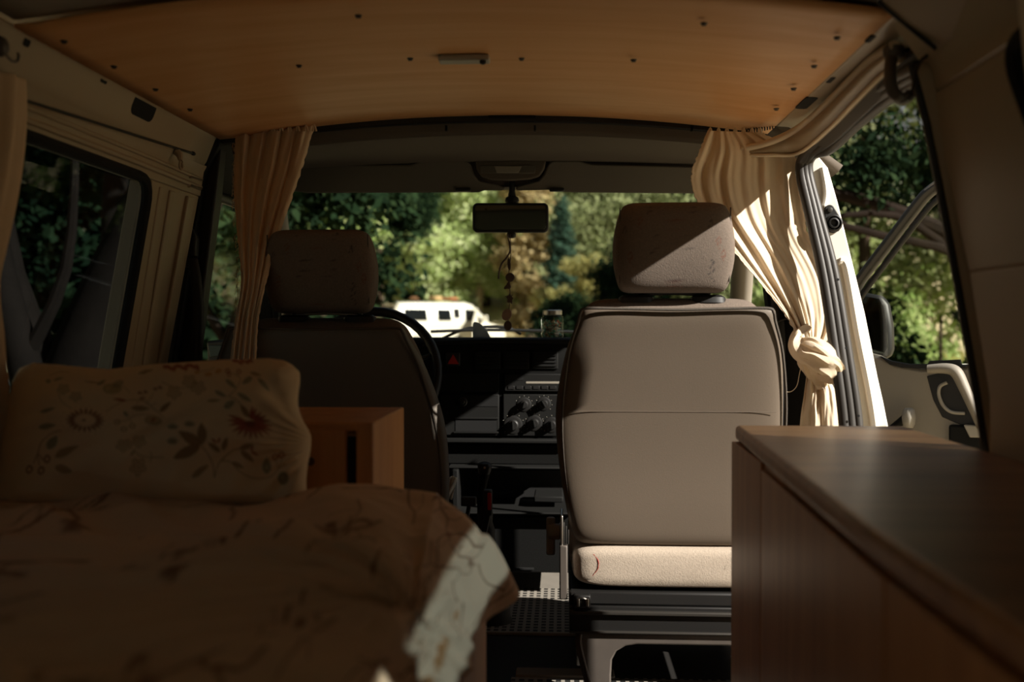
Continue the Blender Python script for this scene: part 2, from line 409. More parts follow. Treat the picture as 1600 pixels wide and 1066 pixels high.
def slot(px, py, w, h, side, parent):
    # dark cut-out lying on the sloping rail face
    n = Vector((.93, 0, -.36)).normalized() if side < 0 else Vector((-.06, 0, -1)).normalized()
    p0 = Vector((-.861, 0, 1.25)) if side < 0 else Vector((.510, 0, 1.2775))
    c = PP(px, py, p0, n); e = Vector((0, 1, 0)); q = e.cross(n).normalized()
    r = min(w, h) * .35; pts = []
    for (sx, sy, a0) in ((1, 1, 0), (-1, 1, 90), (-1, -1, 180), (1, -1, 270)):
        for k in range(4):
            a = math.radians(a0 + 30 * k); pts.append(c + e * (sx * (w / 2 - r) + r * math.cos(a)) + q * (sy * (h / 2 - r) + r * math.sin(a)) + n * .001)
    prism('slot', pts, -n * .0025, 'void', parent, 0)
slot(225, 168, .105, .046, -1, rail_l); slot(162, 125, .026, .012, -1, rail_l); slot(41, 66, .020, .014, -1, rail_l)
slot(1260, 161, .105, .024, 1, rail_r); slot(1298, 125, .040, .009, 1, rail_r); slot(1360, 61, .036, .009, 1, rail_r)

# ---- side walls
def sidegrid(bm, fx, y0a, y1a, z0, z1, y0b=None, y1b=None, nz=10, off=0, t=.05, s=-1):
    """a piece of side wall between heights z0..z1; (y0a,y1a) at the bottom, (y0b,y1b) at the top"""
    y0b = y0a if y0b is None else y0b; y1b = y1a if y1b is None else y1b
    I = []; O = []
    for k in range(nz + 1):
        q = k / nz; z = z0 + (z1 - z0) * q; x = fx(z) + off * -s
        ya = y0a + (y0b - y0a) * q; yb = y1a + (y1b - y1a) * q
        I.append([bm.verts.new((x, ya, z)), bm.verts.new((x, yb, z))]); O.append([bm.verts.new((x + s * t, ya, z)), bm.verts.new((x + s * t, yb, z))])
    for k in range(nz):
        bm.faces.new((I[k][0], I[k][1], I[k + 1][1], I[k + 1][0])); bm.faces.new((O[k][0], O[k + 1][0], O[k + 1][1], O[k][1]))
        bm.faces.new((I[k][0], I[k + 1][0], O[k + 1][0], O[k][0])); bm.faces.new((I[k][1], O[k][1], O[k + 1][1], I[k + 1][1]))
    bm.faces.new((I[0][0], O[0][0], O[0][1], I[0][1])); bm.faces.new((I[-1][0], I[-1][1], O[-1][1], O[-1][0]))
WZ0, WZ1 = .66, 1.140
bm = bmesh.new()
sidegrid(bm, xl, YR, 2.40, 0, WZ0)                      # below the window
sidegrid(bm, xl, YR, 2.42, WZ1, 1.215)                  # above it
sidegrid(bm, xl, YR, .55, WZ0, WZ1)                     # behind it
sidegrid(bm, xl, 2.10, 2.36, WZ0, WZ1, 2.13, 2.41)      # pillar in front
for (ya, yb, o, hw) in ((2.16, 2.18, .003, .008), (2.22, 2.24, .005, .014), (2.29, 2.345, .008, .02)):   # pressed ridges of the pillar
    sidegrid(bm, xl, ya - hw, ya + hw, .3, 1.13, yb - hw, yb + hw, off=o, t=.03)
wall_l = struct(obj('wall_left', bm, 'paint_cream', None, True, .003, 3))
def ringpath(side, y0, y1, y0t, y1t, z0, z1, r, off=0):
    cs = [(y0, z0, 0), (y1, z0, 1), (y1t, z1, 2), (y0t, z1, 3)]; pts = []
    for i, (y, z, _) in enumerate(cs):
        pa = cs[i - 1]; pb = cs[(i + 1) % 4]
        A = Vector((pa[0] - y, pa[1] - z)).normalized() * r; B = Vector((pb[0] - y, pb[1] - z)).normalized() * r
        for k in range(7):
            t = k / 6; q = A * (1 - t) ** 2 + B * t ** 2; pts.append((y + q.x, z + q.y))
    f = xl if side < 0 else xr
    return [Vector((f(z) + (-off if side > 0 else off), y, z)) for y, z in pts]
win = sempty('window_1', (xl(.9), 1.35, .66))
gp = ringpath(-1, .55, 2.10, .55, 2.13, WZ0, WZ1, .06, -.004)
tube('gasket', gp, .012, 'void', win, sm=0, closed=True, seg=8)
bm = bmesh.new(); sidegrid(bm, lambda z: xl(z) - .02, .54, 2.105, WZ0 - .01, WZ1 + .01, .54, 2.14, t=.004); obj('pane', bm, 'tinted_glass', win, False)
bm = bmesh.new(); sidegrid(bm, lambda z: xl(z) - .012, 1.28, 1.305, WZ0, WZ1, t=.012); obj('sliding_rail', bm, 'black_plastic', win)
# pressed relief lines around the left window head
bm = bmesh.new()
for z, r_ in ((1.163, .007), (1.183, .005)):
    add_tube(bm, [(xl(z) + .001, YR, z), (xl(z) + .001, 2.12, z), (xl(z) + .001, 2.33, z - .006)], r_, sm=2, seg=8)
obj('pressing', bm, 'paint_cream', wall_l)

# right wall: door opening from 1.50 to 2.29, rear window behind the rear pillar
RWZ0, RWZ1 = .90, 1.168
bm = bmesh.new()
sidegrid(bm, xr, YR, 1.47, 0, RWZ0, YR, 1.49, s=1)
sidegrid(bm, xr, YR, 1.52, RWZ1, 1.30, YR, 1.56, s=1)
sidegrid(bm, xr, 1.17, 1.49, RWZ0, RWZ1, 1.275, 1.53, s=1)
sidegrid(bm, xr, YR, .0, RWZ0, RWZ1, s=1)
wall_r = struct(obj('wall_right', bm, 'paint_cream', None, True, .004, 2))
win2 = sempty('window_2', (xr(1.0), .7, .9))
tube('gasket', ringpath(1, 0, 1.17, 0, 1.275, RWZ0, RWZ1, .05, -.004), .014, 'void', win2, sm=0, closed=True, seg=8)
bm = bmesh.new(); sidegrid(bm, lambda z: xr(z) + .02, -.01, 1.31, RWZ0 - .01, RWZ1 + .01, -.01, 1.395, t=.004, s=1); obj('pane', bm, 'tinted_glass', win2, False)
# rear wall
bm = bmesh.new()
for x0, x1, z0, z1 in ((-1.0, .66, 0, .78), (-1.0, .66, 1.20, 1.40), (-1.0, -.80, .78, 1.20), (.46, .66, .78, 1.20)): add_box(bm, x0, x1, YR - .04, YR, z0, z1)
struct(obj('wall_back', bm, 'paint_cream', None, True, .002))
w5 = sempty('added_window', (XC, YR, .78)); box('pane', -.81, .47, YR - .026, YR - .022, .77, 1.21, 'clear_glass', w5, 0)  # unseen tailgate window, added to let more sky light onto the bed
tube('gasket', [(-.80, YR + .002, .78), (.46, YR + .002, .78), (.46, YR + .002, 1.20), (-.80, YR + .002, 1.20)], .012, 'void', w5, sm=0, closed=True, seg=8)

# rear pillar of the door opening (painted, with dark rubber edge)
def pillar_pt(px, py, Y): return PY(px, py, Y)
edge = [(1432, 98), (1456, 190), (1478, 300), (1504, 440), (1530, 590), (1546, 690), (1562, 800)]
E = [PY(x, y, 1.52) for x, y in edge]
def pil(u, v):
    i = v * (len(E) - 1); k = min(int(i), len(E) - 2); p = E[k].lerp(E[k + 1], i - k)
    prof = [(0, .02), (.012, 0), (.05, -.002), (.058, -.008), (.066, -.002), (.085, -.004), (.10, -.03), (.135, -.045)]
    j = u * (len(prof) - 1); q = min(int(j), len(prof) - 2); a, b = prof[q], prof[q + 1]; t = j - q
    return Vector((p.x + a[0] + (b[0] - a[0]) * t, p.y + a[1] + (b[1] - a[1]) * t, p.z))
pillar = struct(grid('trim_5', pil, 28, 30, 'paint_cream', None, .01, -1))
tube('edge_seal', [p + Vector((-.004, .008, 0)) for p in E], .0065, 'black_plastic', pillar, sm=4)
for px, py, r_ in ((1526, 380, .005), (1561, 445, .0028), (1552, 527, .0035), (1456, 106, .0022), (1460, 123, .0022)):
    p = PY(px, py, 1.518); lathe('screw', [(r_, 0), (r_, -.003), (r_ * .5, -.0045)], (p.x, p.y - .001, p.z), 'black_plastic', pillar, 'Y', 12)
# raised frame round the rear window head (pressed steel)
# upper rear corner panel and the roof bow seam
a = [PX(1375, 8, .46), PX(1462, 78, .53), PX(1575, 0, .55), PX(1700, -120, .56), PX(1440, -120, .44)]
prism('corner_panel', a, (0.004, 0, .012), 'paint_cream', pillar, .002)
tube('seam', [PX(1372, 2, .455), PX(1420, 42, .495), PX(1462, 76, .525)], .0035, 'black_plastic', pillar, sm=4)

# door header: padded trim band that curls inward at its front end, then the grey double seal
hd = [PY(x, y, Y) for x, y, Y in ((1158, 234, 2.33), (1200, 224, 2.31), (1245, 203, 2.26), (1285, 170, 2.05), (1325, 130, 1.87), (1360, 96, 1.733), (1398, 72, 1.606))]
lo = [PY(x, y, Y) for x, y, Y in ((1160, 243, 2.33), (1205, 243, 2.31), (1250, 240, 2.29), (1296, 203, 2.056), (1335, 163, 1.88), (1372, 126, 1.738), (1408, 96, 1.62))]
hs, ls = smoothpath(hd, 6), smoothpath(lo, 6)
def band(u, v):
    i = u * (len(hs) - 1); k = min(int(i), len(hs) - 2); a = hs[k].lerp(hs[k + 1], i - k); b = ls[k].lerp(ls[k + 1], i - k)
    p = a.lerp(b, v); bulge = math.sin(math.pi * min(1, v * 1.15)) * .012
    return p + Vector((-bulge, -bulge * .4, -bulge * .3))
band_o = struct(grid('trim_6', band, 48, 10, 'paint_cream', None, .014, 1))
tube('piping', [p + Vector((-.004, -.004, 0)) for p in lo], .004, 'curtain', band_o, sm=6)
tube('rolled_edge', [p + Vector((-.002, -.006, .0)) for p in hd], .008, 'curtain', band_o, sm=6)
# header steel behind the band, closes the top of the opening
hb = [PY(x, y, Y) + Vector((.006, 0, .006)) for x, y, Y in ((1250, 240, 2.30), (1296, 203, 2.06), (1335, 163, 1.885), (1372, 126, 1.742), (1408, 96, 1.625), (1446, 72, 1.52))]
hc = [PY(x, y, Y) for x, y, Y in ((1258, 254, 2.36), (1300, 226, 2.12), (1340, 190, 1.94), (1385, 150, 1.77), (1430, 118, 1.626), (1452, 112, 1.56))]
b1, b2 = smoothpath(hb, 5), smoothpath(hc, 5)
def header(u, v):
    i = u * (len(b1) - 1); k = min(int(i), len(b1) - 2); return b1[k].lerp(b1[k + 1], i - k).lerp(b2[k].lerp(b2[k + 1], i - k), v)
struct(grid('trim_7', header, 24, 8, 'seal_grey', None, .006, 1))
struct(tube('trim_21', [(.60, 2.12, 1.262), (.60, 1.9, 1.265), (.60, 1.52, 1.265)], .026, 'paint_cream', None, sm=2))
seal = bmesh.new()
for dx, rr, m_ in ((0, .012, 0), (.016, .012, 1), (.031, .011, 2)):
    q = [PY(x - 4 + m_ * 6, y + m_ * 9 * (1 if i > 6 else 0), Y) for i, (x, y, Y) in enumerate((
        (1326 + m_ * 5, 760, 2.22), (1323 + m_ * 5, 665, 2.23), (1310 + m_ * 4, 560, 2.24), (1290 + m_ * 3, 430, 2.26), (1268 + m_ * 1, 330, 2.28), (1255, 268, 2.30), (1262, 243, 2.28), (1290, 215, 2.18), (1330, 178, 2.0), (1380, 138, 1.80), (1430, 108, 1.62), (1446, 112, 1.56)))]
    add_tube(seal, q, rr, seg=10, sm=6)
seal_o = struct(obj('trim_8', seal, 'seal_grey'))
for px, py in ((1309, 437), (1322, 544), (1341, 650)):
    p = PY(px, py, 2.21); lathe('screw', [(.003, 0), (.003, -.002)], (p.x, p.y, p.z), 'void', seal_o, 'Y', 8)

# front pillar jamb: bright painted return of the body behind the seal
jp = [(1262, 262), (1276, 240), (1294, 262), (1310, 318), (1330, 400), (1352, 490), (1372, 590), (1380, 625), (1388, 665), (1402, 760), (1420, 900), (1330, 900), (1326, 760), (1322, 665), (1308, 540), (1290, 420)]
jamb = struct(prism('trim_9', [PY(x, y, 2.31) for x, y in jp], (0, .08, 0), 'paint_white', None, .004))
bm = bmesh.new()
add_tube(bm, [PY(x, y, 2.305) for x, y in ((1284, 262), (1290, 300), (1287, 322))], .006, seg=8, mi=0)
add_tube(bm, [PY(x, y, 2.305) for x, y in ((1312, 408), (1322, 420), (1340, 520), (1358, 610), (1368, 680), (1372, 760))], .009, seg=8)
obj('pressing', bm, 'paint_white', jamb)
# bushing
c = PY(1302, 349, 2.30); g = PY(1297, 328, 2.30)
bm = bmesh.new()
pts = []
for (cc, r_, a0, a1) in ((g, .012, 20, 160), (c, .022, 150, 400)):
    for k in range(9):
        a = math.radians(a0 + (a1 - a0) * k / 8); pts.append((cc.x + r_ * math.cos(a), 2.31, cc.z + r_ * math.sin(a)))
add_prism(bm, pts, (0, -.008, 0)); bush = obj('latch_plate', bm, 'black_plastic', jamb, True, .002)
lathe('bushing', [(.019, 0), (.019, -.010), (.016, -.012), (.0145, -.006), (.012, -.004), (.012, -.010), (.009, -.011), (.006, -.004)], (c.x, 2.302, c.z), 'black_plastic', bush, 'Y', 28)
lathe('screw', [(.006, 0), (.006, -.003), (.003, -.004)], (g.x, 2.302, g.z), 'metal_dark', bush, 'Y', 14)
# inner B-pillar trim on the right, with grey trim and gap
struct(prism('trim_10', [PY(x, y, 2.40) for x, y in ((1195, 430), (1222, 440), (1240, 500), (1262, 560), (1275, 700), (1282, 900), (1232, 900), (1222, 690), (1212, 560))], (0, .05, 0), 'dash_grey', None, .004))
struct(box('trim_11', .595, .66, 2.40, 2.46, 0, .60, 'grey_plastic', None, .006))

# ---- cab roof: headliner, arched; the black rail gap above the curtains
def cabroof(u, v):
    x = -.99 + 1.64 * u; e = abs((x - XC) / .82)
    z0 = 1.335 - .05 * e ** 2 - .10 * max(0, e - .8) * 5; z1 = 1.302 - .028 * e ** 2 - .10 * max(0, e - .8) * 4
    return (x, 2.40 + .52 * v, z0 + (z1 - z0) * v - .012 * math.sin(math.pi * v))
struct(grid('trim_12', cabroof, 40, 16, 'headliner', None, .02, 1))
# front header trim plate between rail and headliner
def fascia(u, v):
    x = XA + .02 + (XB - XA - .04) * u; e = (x - XC) / .66
    return (x, 2.43 + .03 * v, 1.345 - .045 * e * e - .052 * v)
fas = struct(grid('trim_13', fascia, 30, 4, 'headliner', None, .006, 0))
for px in (698, 836, 1080):
    p = PY(px, 202, 2.44); box('clip', p.x - .0025, p.x + .0025, 2.425, 2.438, p.z - .006, p.z + .007, 'void', fas, 0)
# upper windscreen header
struct(box('trim_14', -.93, .60, 2.96, 3.04, 1.235, 1.36, 'headliner', None, .006))
# roof over the cab (outer)
struct(box('trim_15', -.98, .64, 2.38, 3.02, 1.37, 1.40, 'paint_white', None, .006))

# ---- left cab side: B-pillar trim, driver's door
struct(prism('trim_16', [PY(x, y, 2.44) for x, y in ((318, 228), (345, 222), (338, 300), (300, 600), (290, 800), (288, 1060), (240, 1060), (255, 800), (262, 600), (282, 400), (300, 300))], (-.0, .05, 0), 'black_plastic', None, .006))
bm = bmesh.new()
sidegrid(bm, xl, 2.42, 3.55, 0, .70, s=-1)
sidegrid(bm, xl, 2.42, 3.00, 1.16, 1.30, 2.42, 2.95, s=-1)
sidegrid(bm, xl, 2.40, 2.47, .70, 1.16, 2.42, 2.49, s=-1)
sidegrid(bm, xl, 3.30, 3.42, .70, 1.16, 2.92, 3.02, s=-1)
struct(obj('door_2', bm, 'dash_grey', None, True, .004))
win3 = sempty('window_3', (xl(.9), 2.8, .7))
bm = bmesh.new(); sidegrid(bm, lambda z: xl(z) - .02, 2.46, 3.34, .69, 1.17, 2.46, 2.98, t=.004); obj('pane', bm, 'clear_glass', win3, False)
tube('window_frame', [Vector((xl(.7) + .004, 3.31, .70)), Vector((xl(1.12) + .004, 2.98, 1.12)), Vector((xl(1.15) + .004, 2.90, 1.15)), Vector((xl(1.15) + .004, 2.5, 1.155))], .014, 'black_plastic', win3, sm=4)
# right A-pillar and cab front corners
struct(tube('trim_17', [(.60, 3.50, .70), (.575, 3.25, .95), (.54, 3.0, 1.2), (.52, 2.9, 1.26)], .035, 'grey_plastic', None, sm=4))
struct(tube('trim_18', [(-.94, 3.50, .70), (-.915, 3.25, .95), (-.88, 3.0, 1.2), (-.86, 2.9, 1.26)], .035, 'grey_plastic', None, sm=4))
struct(box('trim_19', .57, .66, 3.18, 3.70, 0, .74, 'grey_plastic', None, .01))
struct(box('wall_front', -1.0, .66, 3.66, 3.72, 0, .74, 'black_plastic', None, .01))
ws = sempty('window_4', (XC, 3.3, .74))
prism('pane', [(-.93, 3.62, .735), (.59, 3.62, .735), (.54, 2.99, 1.25), (-.88, 2.99, 1.25)], (0, .004, .005), 'clear_glass', ws, 0)
tube('gasket', [(-.93, 3.64, .74), (.59, 3.64, .74), (.54, 3.0, 1.25), (-.88, 3.0, 1.25)], .015, 'black_plastic', ws, sm=0, closed=True)

# ================================================================== CAB
# dashboard: one body with fittings mapped on its rear face
DY = 3.05
dash = thing('dashboard', 'wide black moulded dashboard with vents, radio and heater controls under the windscreen', 'dashboard', (XC, 3.2, .3))
prof = [(3.06, .46), (3.035, .50), (3.03, .70), (3.035, .765), (3.05, .783), (3.075, .786), (3.30, .772), (3.58, .745), (3.62, .70), (3.62, .46)]
bm = bmesh.new(); add_prism(bm, [(-.93, y, z) for y, z in prof], (1.50, 0, 0)); obj('dash_body', bm, 'dash_plastic', dash, True, .008, 3)
def dbox(name, px0, py0, px1, py1, d0, d1, m, parent=dash, bev=.003, Y=3.03):
    a = PY(px0, py0, Y); b = PY(px1, py1, Y)
    return box(name, min(a.x, b.x), max(a.x, b.x), Y - d1, Y - d0, min(a.z, b.z), max(a.z, b.z), m, parent, bev)
tube('dash_lip', [PY(660, 537, 3.03), PY(770, 533, 3.03), PY(880, 534, 3.03), PY(1150, 536, 3.03)], .008, 'dash_grey', dash, sm=4)
for x0, x1 in ((742, 782), (786, 827), (831, 872)):
    v = dbox('air_vent', x0, 549, x1, 577, -.002, .006, 'dash_grey')
    dbox('vent_mouth', x0 + 3, 552, x1 - 3, 574, .004, .0065, 'void', v, 0)
    for k in range(4): dbox('vent_slat', x0 + 3, 554 + k * 5.4, x1 - 3, 556.4 + k * 5.4, .005, .010, 'dash_grey', v, .0005)
t = dbox('hazard_switch', 697, 551, 719, 572, -.002, .005, 'black_plastic')
a = [PY(699, 569, 3.024), PY(717, 569, 3.024), PY(708, 554, 3.024)]
prism('warning_triangle', a, (0, -.0015, 0), 'red_triangle', t, .0005)
dbox('instrument_panel', 686, 583, 780, 612, -.002, .004, 'dash_grey')
r = dbox('radio', 788, 584, 880, 612, -.002, .008, 'dash_grey')
dbox('cassette_slot', 822, 596, 876, 599.5, .006, .0092, 'grey_plastic', r, .0005); dbox('radio_display', 792, 588, 818, 594, .006, .009, 'void', r, 0)
for k in range(6): dbox('radio_button', 794 + k * 13, 603, 804 + k * 13, 608, .006, .010, 'black_plastic', r, .0006)
p_ = dbox('centre_panel', 688, 616, 780, 681, -.002, .005, 'dash_grey')
dbox('cubby', 734, 619, 778, 635, .003, .0065, 'void', p_, 0); dbox('cubby', 712, 655, 776, 674, .003, .0065, 'void', p_, 0)
for (z0, z1, x0, x1) in ((652, 655, 709, 779), (674, 677, 709, 779)): dbox('cubby_rim', x0, z0, x1, z1, .004, .010, 'dash_grey', p_, .001)
c = PY(723, 628, 3.024); li = lathe('lighter_socket', [(.0145, 0), (.0145, -.006), (.012, -.008), (.0105, -.003)], (c.x, c.y, c.z), 'metal_dark', dash, 'Y', 24)
lathe('lighter_knob', [(.008, -.002), (.008, -.010), (.006, -.012)], (c.x, c.y, c.z), 'black_plastic', li, 'Y', 18)
h = dbox('heater_panel', 786, 616, 880, 682, -.002, .004, 'dash_grey')
for px, py, r_ in ((819, 632, .022), (850, 631, .021), (802, 664, .028), (835, 661, .024), (862, 664, .024)):
    c = PY(px, py, 3.026)
    kn = lathe('heater_knob', [(r_, 0), (r_, -.002), (r_ * .88, -.003), (r_ * .6, -.003), (r_ * .56, -.016), (r_ * .45, -.019)], (c.x, c.y, c.z), 'black_plastic', h, 'Y', 28)
    an = random.Random(px).uniform(-.8, .8); e = Vector((math.cos(an + 1.57), 0, math.sin(an + 1.57)))
    prism('pointer', [c + e * r_ * .5 + Vector((-.0016, -.019, 0)), c + e * r_ * .5 + Vector((.0016, -.019, 0)), c - e * r_ * .5 + Vector((.0022, -.019, 0)), c - e * r_ * .5 + Vector((-.0022, -.019, 0))], (0, -.006, 0), 'dash_grey', kn, .0005)
    bm = bmesh.new()
    for k in range(9):
        a = math.radians(-130 + 260 * k / 8 + 90); q = c + Vector((math.cos(a), 0, math.sin(a))) * r_ * 1.18
        add_box(bm, q.x - .0009, q.x + .0009, c.y - .0012, c.y, q.z - .0009, q.z + .0009)
    obj('scale_marks', bm, 'lamp_plastic', kn, False)
# lower console: shelf lips, open tray, lower box
con = thing('centre_console', 'black lower console with an open tray beneath the heater controls', 'console', (-.08, 3.0, 0))
def cbox(name, x0, y0, x1, y1, Y0, Y1, m, bev=.004):
    a = PY(x0, y0, Y0); b = PY(x1, y1, Y0); return box(name, a.x, b.x, Y0, Y1, b.z, a.z, m, con, bev)
cbox('upper_tray_lip', 684, 686, 900, 694, 3.0, 3.2, 'dash_grey'); cbox('upper_fascia', 688, 694, 900, 727, 3.03, 3.2, 'dash_plastic')
cbox('tray_lip', 700, 729, 900, 734, 2.98, 3.1, 'dash_grey'); cbox('tray_back', 706, 734, 900, 800, 3.18, 3.22, 'void', 0)
cbox('tray_floor', 706, 800, 900, 806, 2.94, 3.2, 'dash_grey'); cbox('lower_box', 722, 806, 900, 896, 2.98, 3.3, 'dash_plastic')
cbox('tray_side', 706, 734, 716, 806, 2.96, 3.2, 'dash_plastic'); cbox('box_seam', 806, 888, 834, 891, 2.972, 2.985, 'void', 0)
cbox('tray_item', 834, 776, 880, 786, 3.02, 3.16, 'dash_grey'); cbox('wiring', 745, 768, 800, 771, 3.05, 3.06, 'dash_grey', .001)

# steering wheel
sw = thing('steering_wheel', 'black steering wheel mostly hidden behind the driver seat', 'steering wheel', (-.57, 2.86, .68))
cc = Vector((-.56, 2.84, .678)); ua = Vector((1, 0, 0)); va = Vector((0, .42, .907))
tube('rim', [cc + ua * math.cos(a) * .20 + va * math.sin(a) * .205 for a in [2 * math.pi * k / 40 for k in range(40)]], .014, 'black_plastic', sw, sm=0, closed=True, seg=12)
for a in (20, 160, 270): tube('spoke', [cc + Vector((0, .03, -.01)), cc + (ua * math.cos(math.radians(a)) + va * math.sin(math.radians(a))) * .19], [.03, .012], 'black_plastic', sw, sm=0, flat=.5)
lathe('hub', [(.06, .02), (.065, .0), (.05, -.02), (.02, -.025)], cc + Vector((0, .03, -.01)), 'black_plastic', sw, 'Y'); tube('column', [cc + Vector((0, .04, -.02)), cc + Vector((0, .32, -.16))], .035, 'black_plastic', sw, sm=0)

# gear lever
gl = thing('gear_lever', 'black gear lever with ribbed rubber boot standing on the cab floor between the seats', 'gear lever', (-.20, 2.70, 0))
top = PY(757, 731, 2.72)
bm = bmesh.new(); loft(bm, [(top.x, top.y, top.z - .022, .012, .012, 2.2), (top.x, top.y, top.z - .012, .017, .019, 2.6), (top.x + .001, top.y, top.z + .004, .020, .021, 2.8), (top.x, top.y, top.z + .012, .017, .018, 2.5), (top.x, top.y, top.z + .016, .008, .009, 2)], 24); kn = obj('knob', bm, 'black_plastic', gl)
lathe('badge', [(.0032, 0), (.0032, -.0012)], (top.x + .002, top.y - .020, top.z + .003), 'metal', kn, 'Y', 14)
bm = bmesh.new(); add_tube(bm, [top + Vector((0, 0, -.015)), PY(752, 770, 2.72), PY(755, 800, 2.72)], [.016, .011, .017], sm=4, seg=14); obj('grip', bm, 'dash_grey', gl)
bm = bmesh.new()
pts = [(pl([(0, 757, 790), (.4, 762, 870), (.7, 768, 930), (1, 774, 985)], k / 16)) for k in range(17)]
R = []
for k, (x, y) in enumerate(pts):
    p = PY(x, y, 2.72); p.z = max(p.z, .004) ; r0 = .017 + .035 * (k / 16) ** 1.3 + (.004 if k % 2 else 0)
    R.append((p.x, p.y, p.z, r0, r0, 2))
loft(bm, R[::-1], 24); obj('boot', bm, 'rubber', gl)

# red release buckle on a stalk beside the driver's seat
bk = thing('seat_belt_buckle', 'black belt buckle with a red release button beside the driver seat', 'belt buckle', (-.175, 2.50, 0))
p = PY(761, 785, 2.52); box('housing', p.x - .010, p.x + .012, p.y, p.y + .03, p.z - .035, p.z + .03, 'black_plastic', bk, .004)
box('release_button', p.x + .001, p.x + .011, p.y - .003, p.y + .004, p.z - .020, p.z + .024, 'red_lens', bk, .002)
tube('stalk', [p + Vector((0, .015, -.03)), Vector((p.x - .03, p.y + .03, .18)), Vector((p.x - .05, p.y + .03, .02))], .009, 'black_plastic', bk, sm=4)
p = PY(733, 782, 2.62); box('floor_lever', p.x - .022, p.x + .018, p.y, p.y + .02, p.z - .016, p.z + .008, 'metal_dark', None, .003)
bpy.data.objects['floor_lever'].name = 'seat_slide_handle'
tag(bpy.data.objects['seat_slide_handle'], 'small grey metal handle left of the gear lever, by the driver seat', 'handle')
hh = bpy.data.objects['seat_slide_handle']; tube('stem', [(p.x, p.y + .012, p.z - .01), (p.x - .03, p.y + .02, .18), (p.x - .05, p.y + .02, 0)], .006, 'metal_dark', hh, sm=3)

# rubber mats
def mat_grid(name, cell, line):
    m = M['rubber'].copy(); m.name = name; n = m.node_tree; b = n.nodes['Principled BSDF']
    t = n.nodes.new('ShaderNodeTexCoord'); mp = n.nodes.new('ShaderNodeMapping'); mp.inputs['Scale'].default_value = (1 / cell, 1 / (cell * 1.25), 1)
    n.links.new(t.outputs['Object'], mp.inputs[0]); br = n.nodes.new('ShaderNodeTexBrick'); br.offset = 0; br.inputs['Scale'].default_value = 1
    br.inputs['Brick Width'].default_value = 1; br.inputs['Row Height'].default_value = 1; br.inputs['Mortar Size'].default_value = line; br.inputs['Mortar Smooth'].default_value = .1
    br.inputs['Color1'].default_value = br.inputs['Color2'].default_value = (*lin('#1d1c1b'), 1); br.inputs['Mortar'].default_value = (*lin('#8f897f'), 1)
    n.links.new(mp.outputs[0], br.inputs[0]); n.links.new(br.outputs[0], b.inputs['Base Color'])
    bp = n.nodes.new('ShaderNodeBump'); bp.inputs['Distance'].default_value = .004; bp.inputs['Strength'].default_value = .8
    n.links.new(br.outputs['Fac'], bp.inputs['Height']); n.links.new(bp.outputs[0], b.inputs['Normal']); M[name] = m
mat_grid('mat_tread', .021, .22); mat('mat_worn', '#7d776e', .7, var=.25, scale=12)
fm = thing('floor_mat', 'dark rubber cab mat with a square tread between the dashboard and front seats', 'floor mat', (-.1, 2.9, 0))
box('tread', -.30, .50, 2.62, 3.07, .0, .010, 'mat_tread', fm, .003); box('plain_edge', -.30, .50, 3.07, 3.40, .0, .009, 'mat_worn', fm, .003)
fm2 = thing('floor_mat', 'dark rubber mat with fine tread in the aisle behind the front seats', 'floor mat', (0, 2.1, 0))
box('tread', -.12, .60, 1.0, 2.30, .0, .008, 'mat_tread', fm2, .003)
box('step_edge', -.11, .12, 2.29, 2.345, .0, .013, 'mat_worn', fm2, .004)

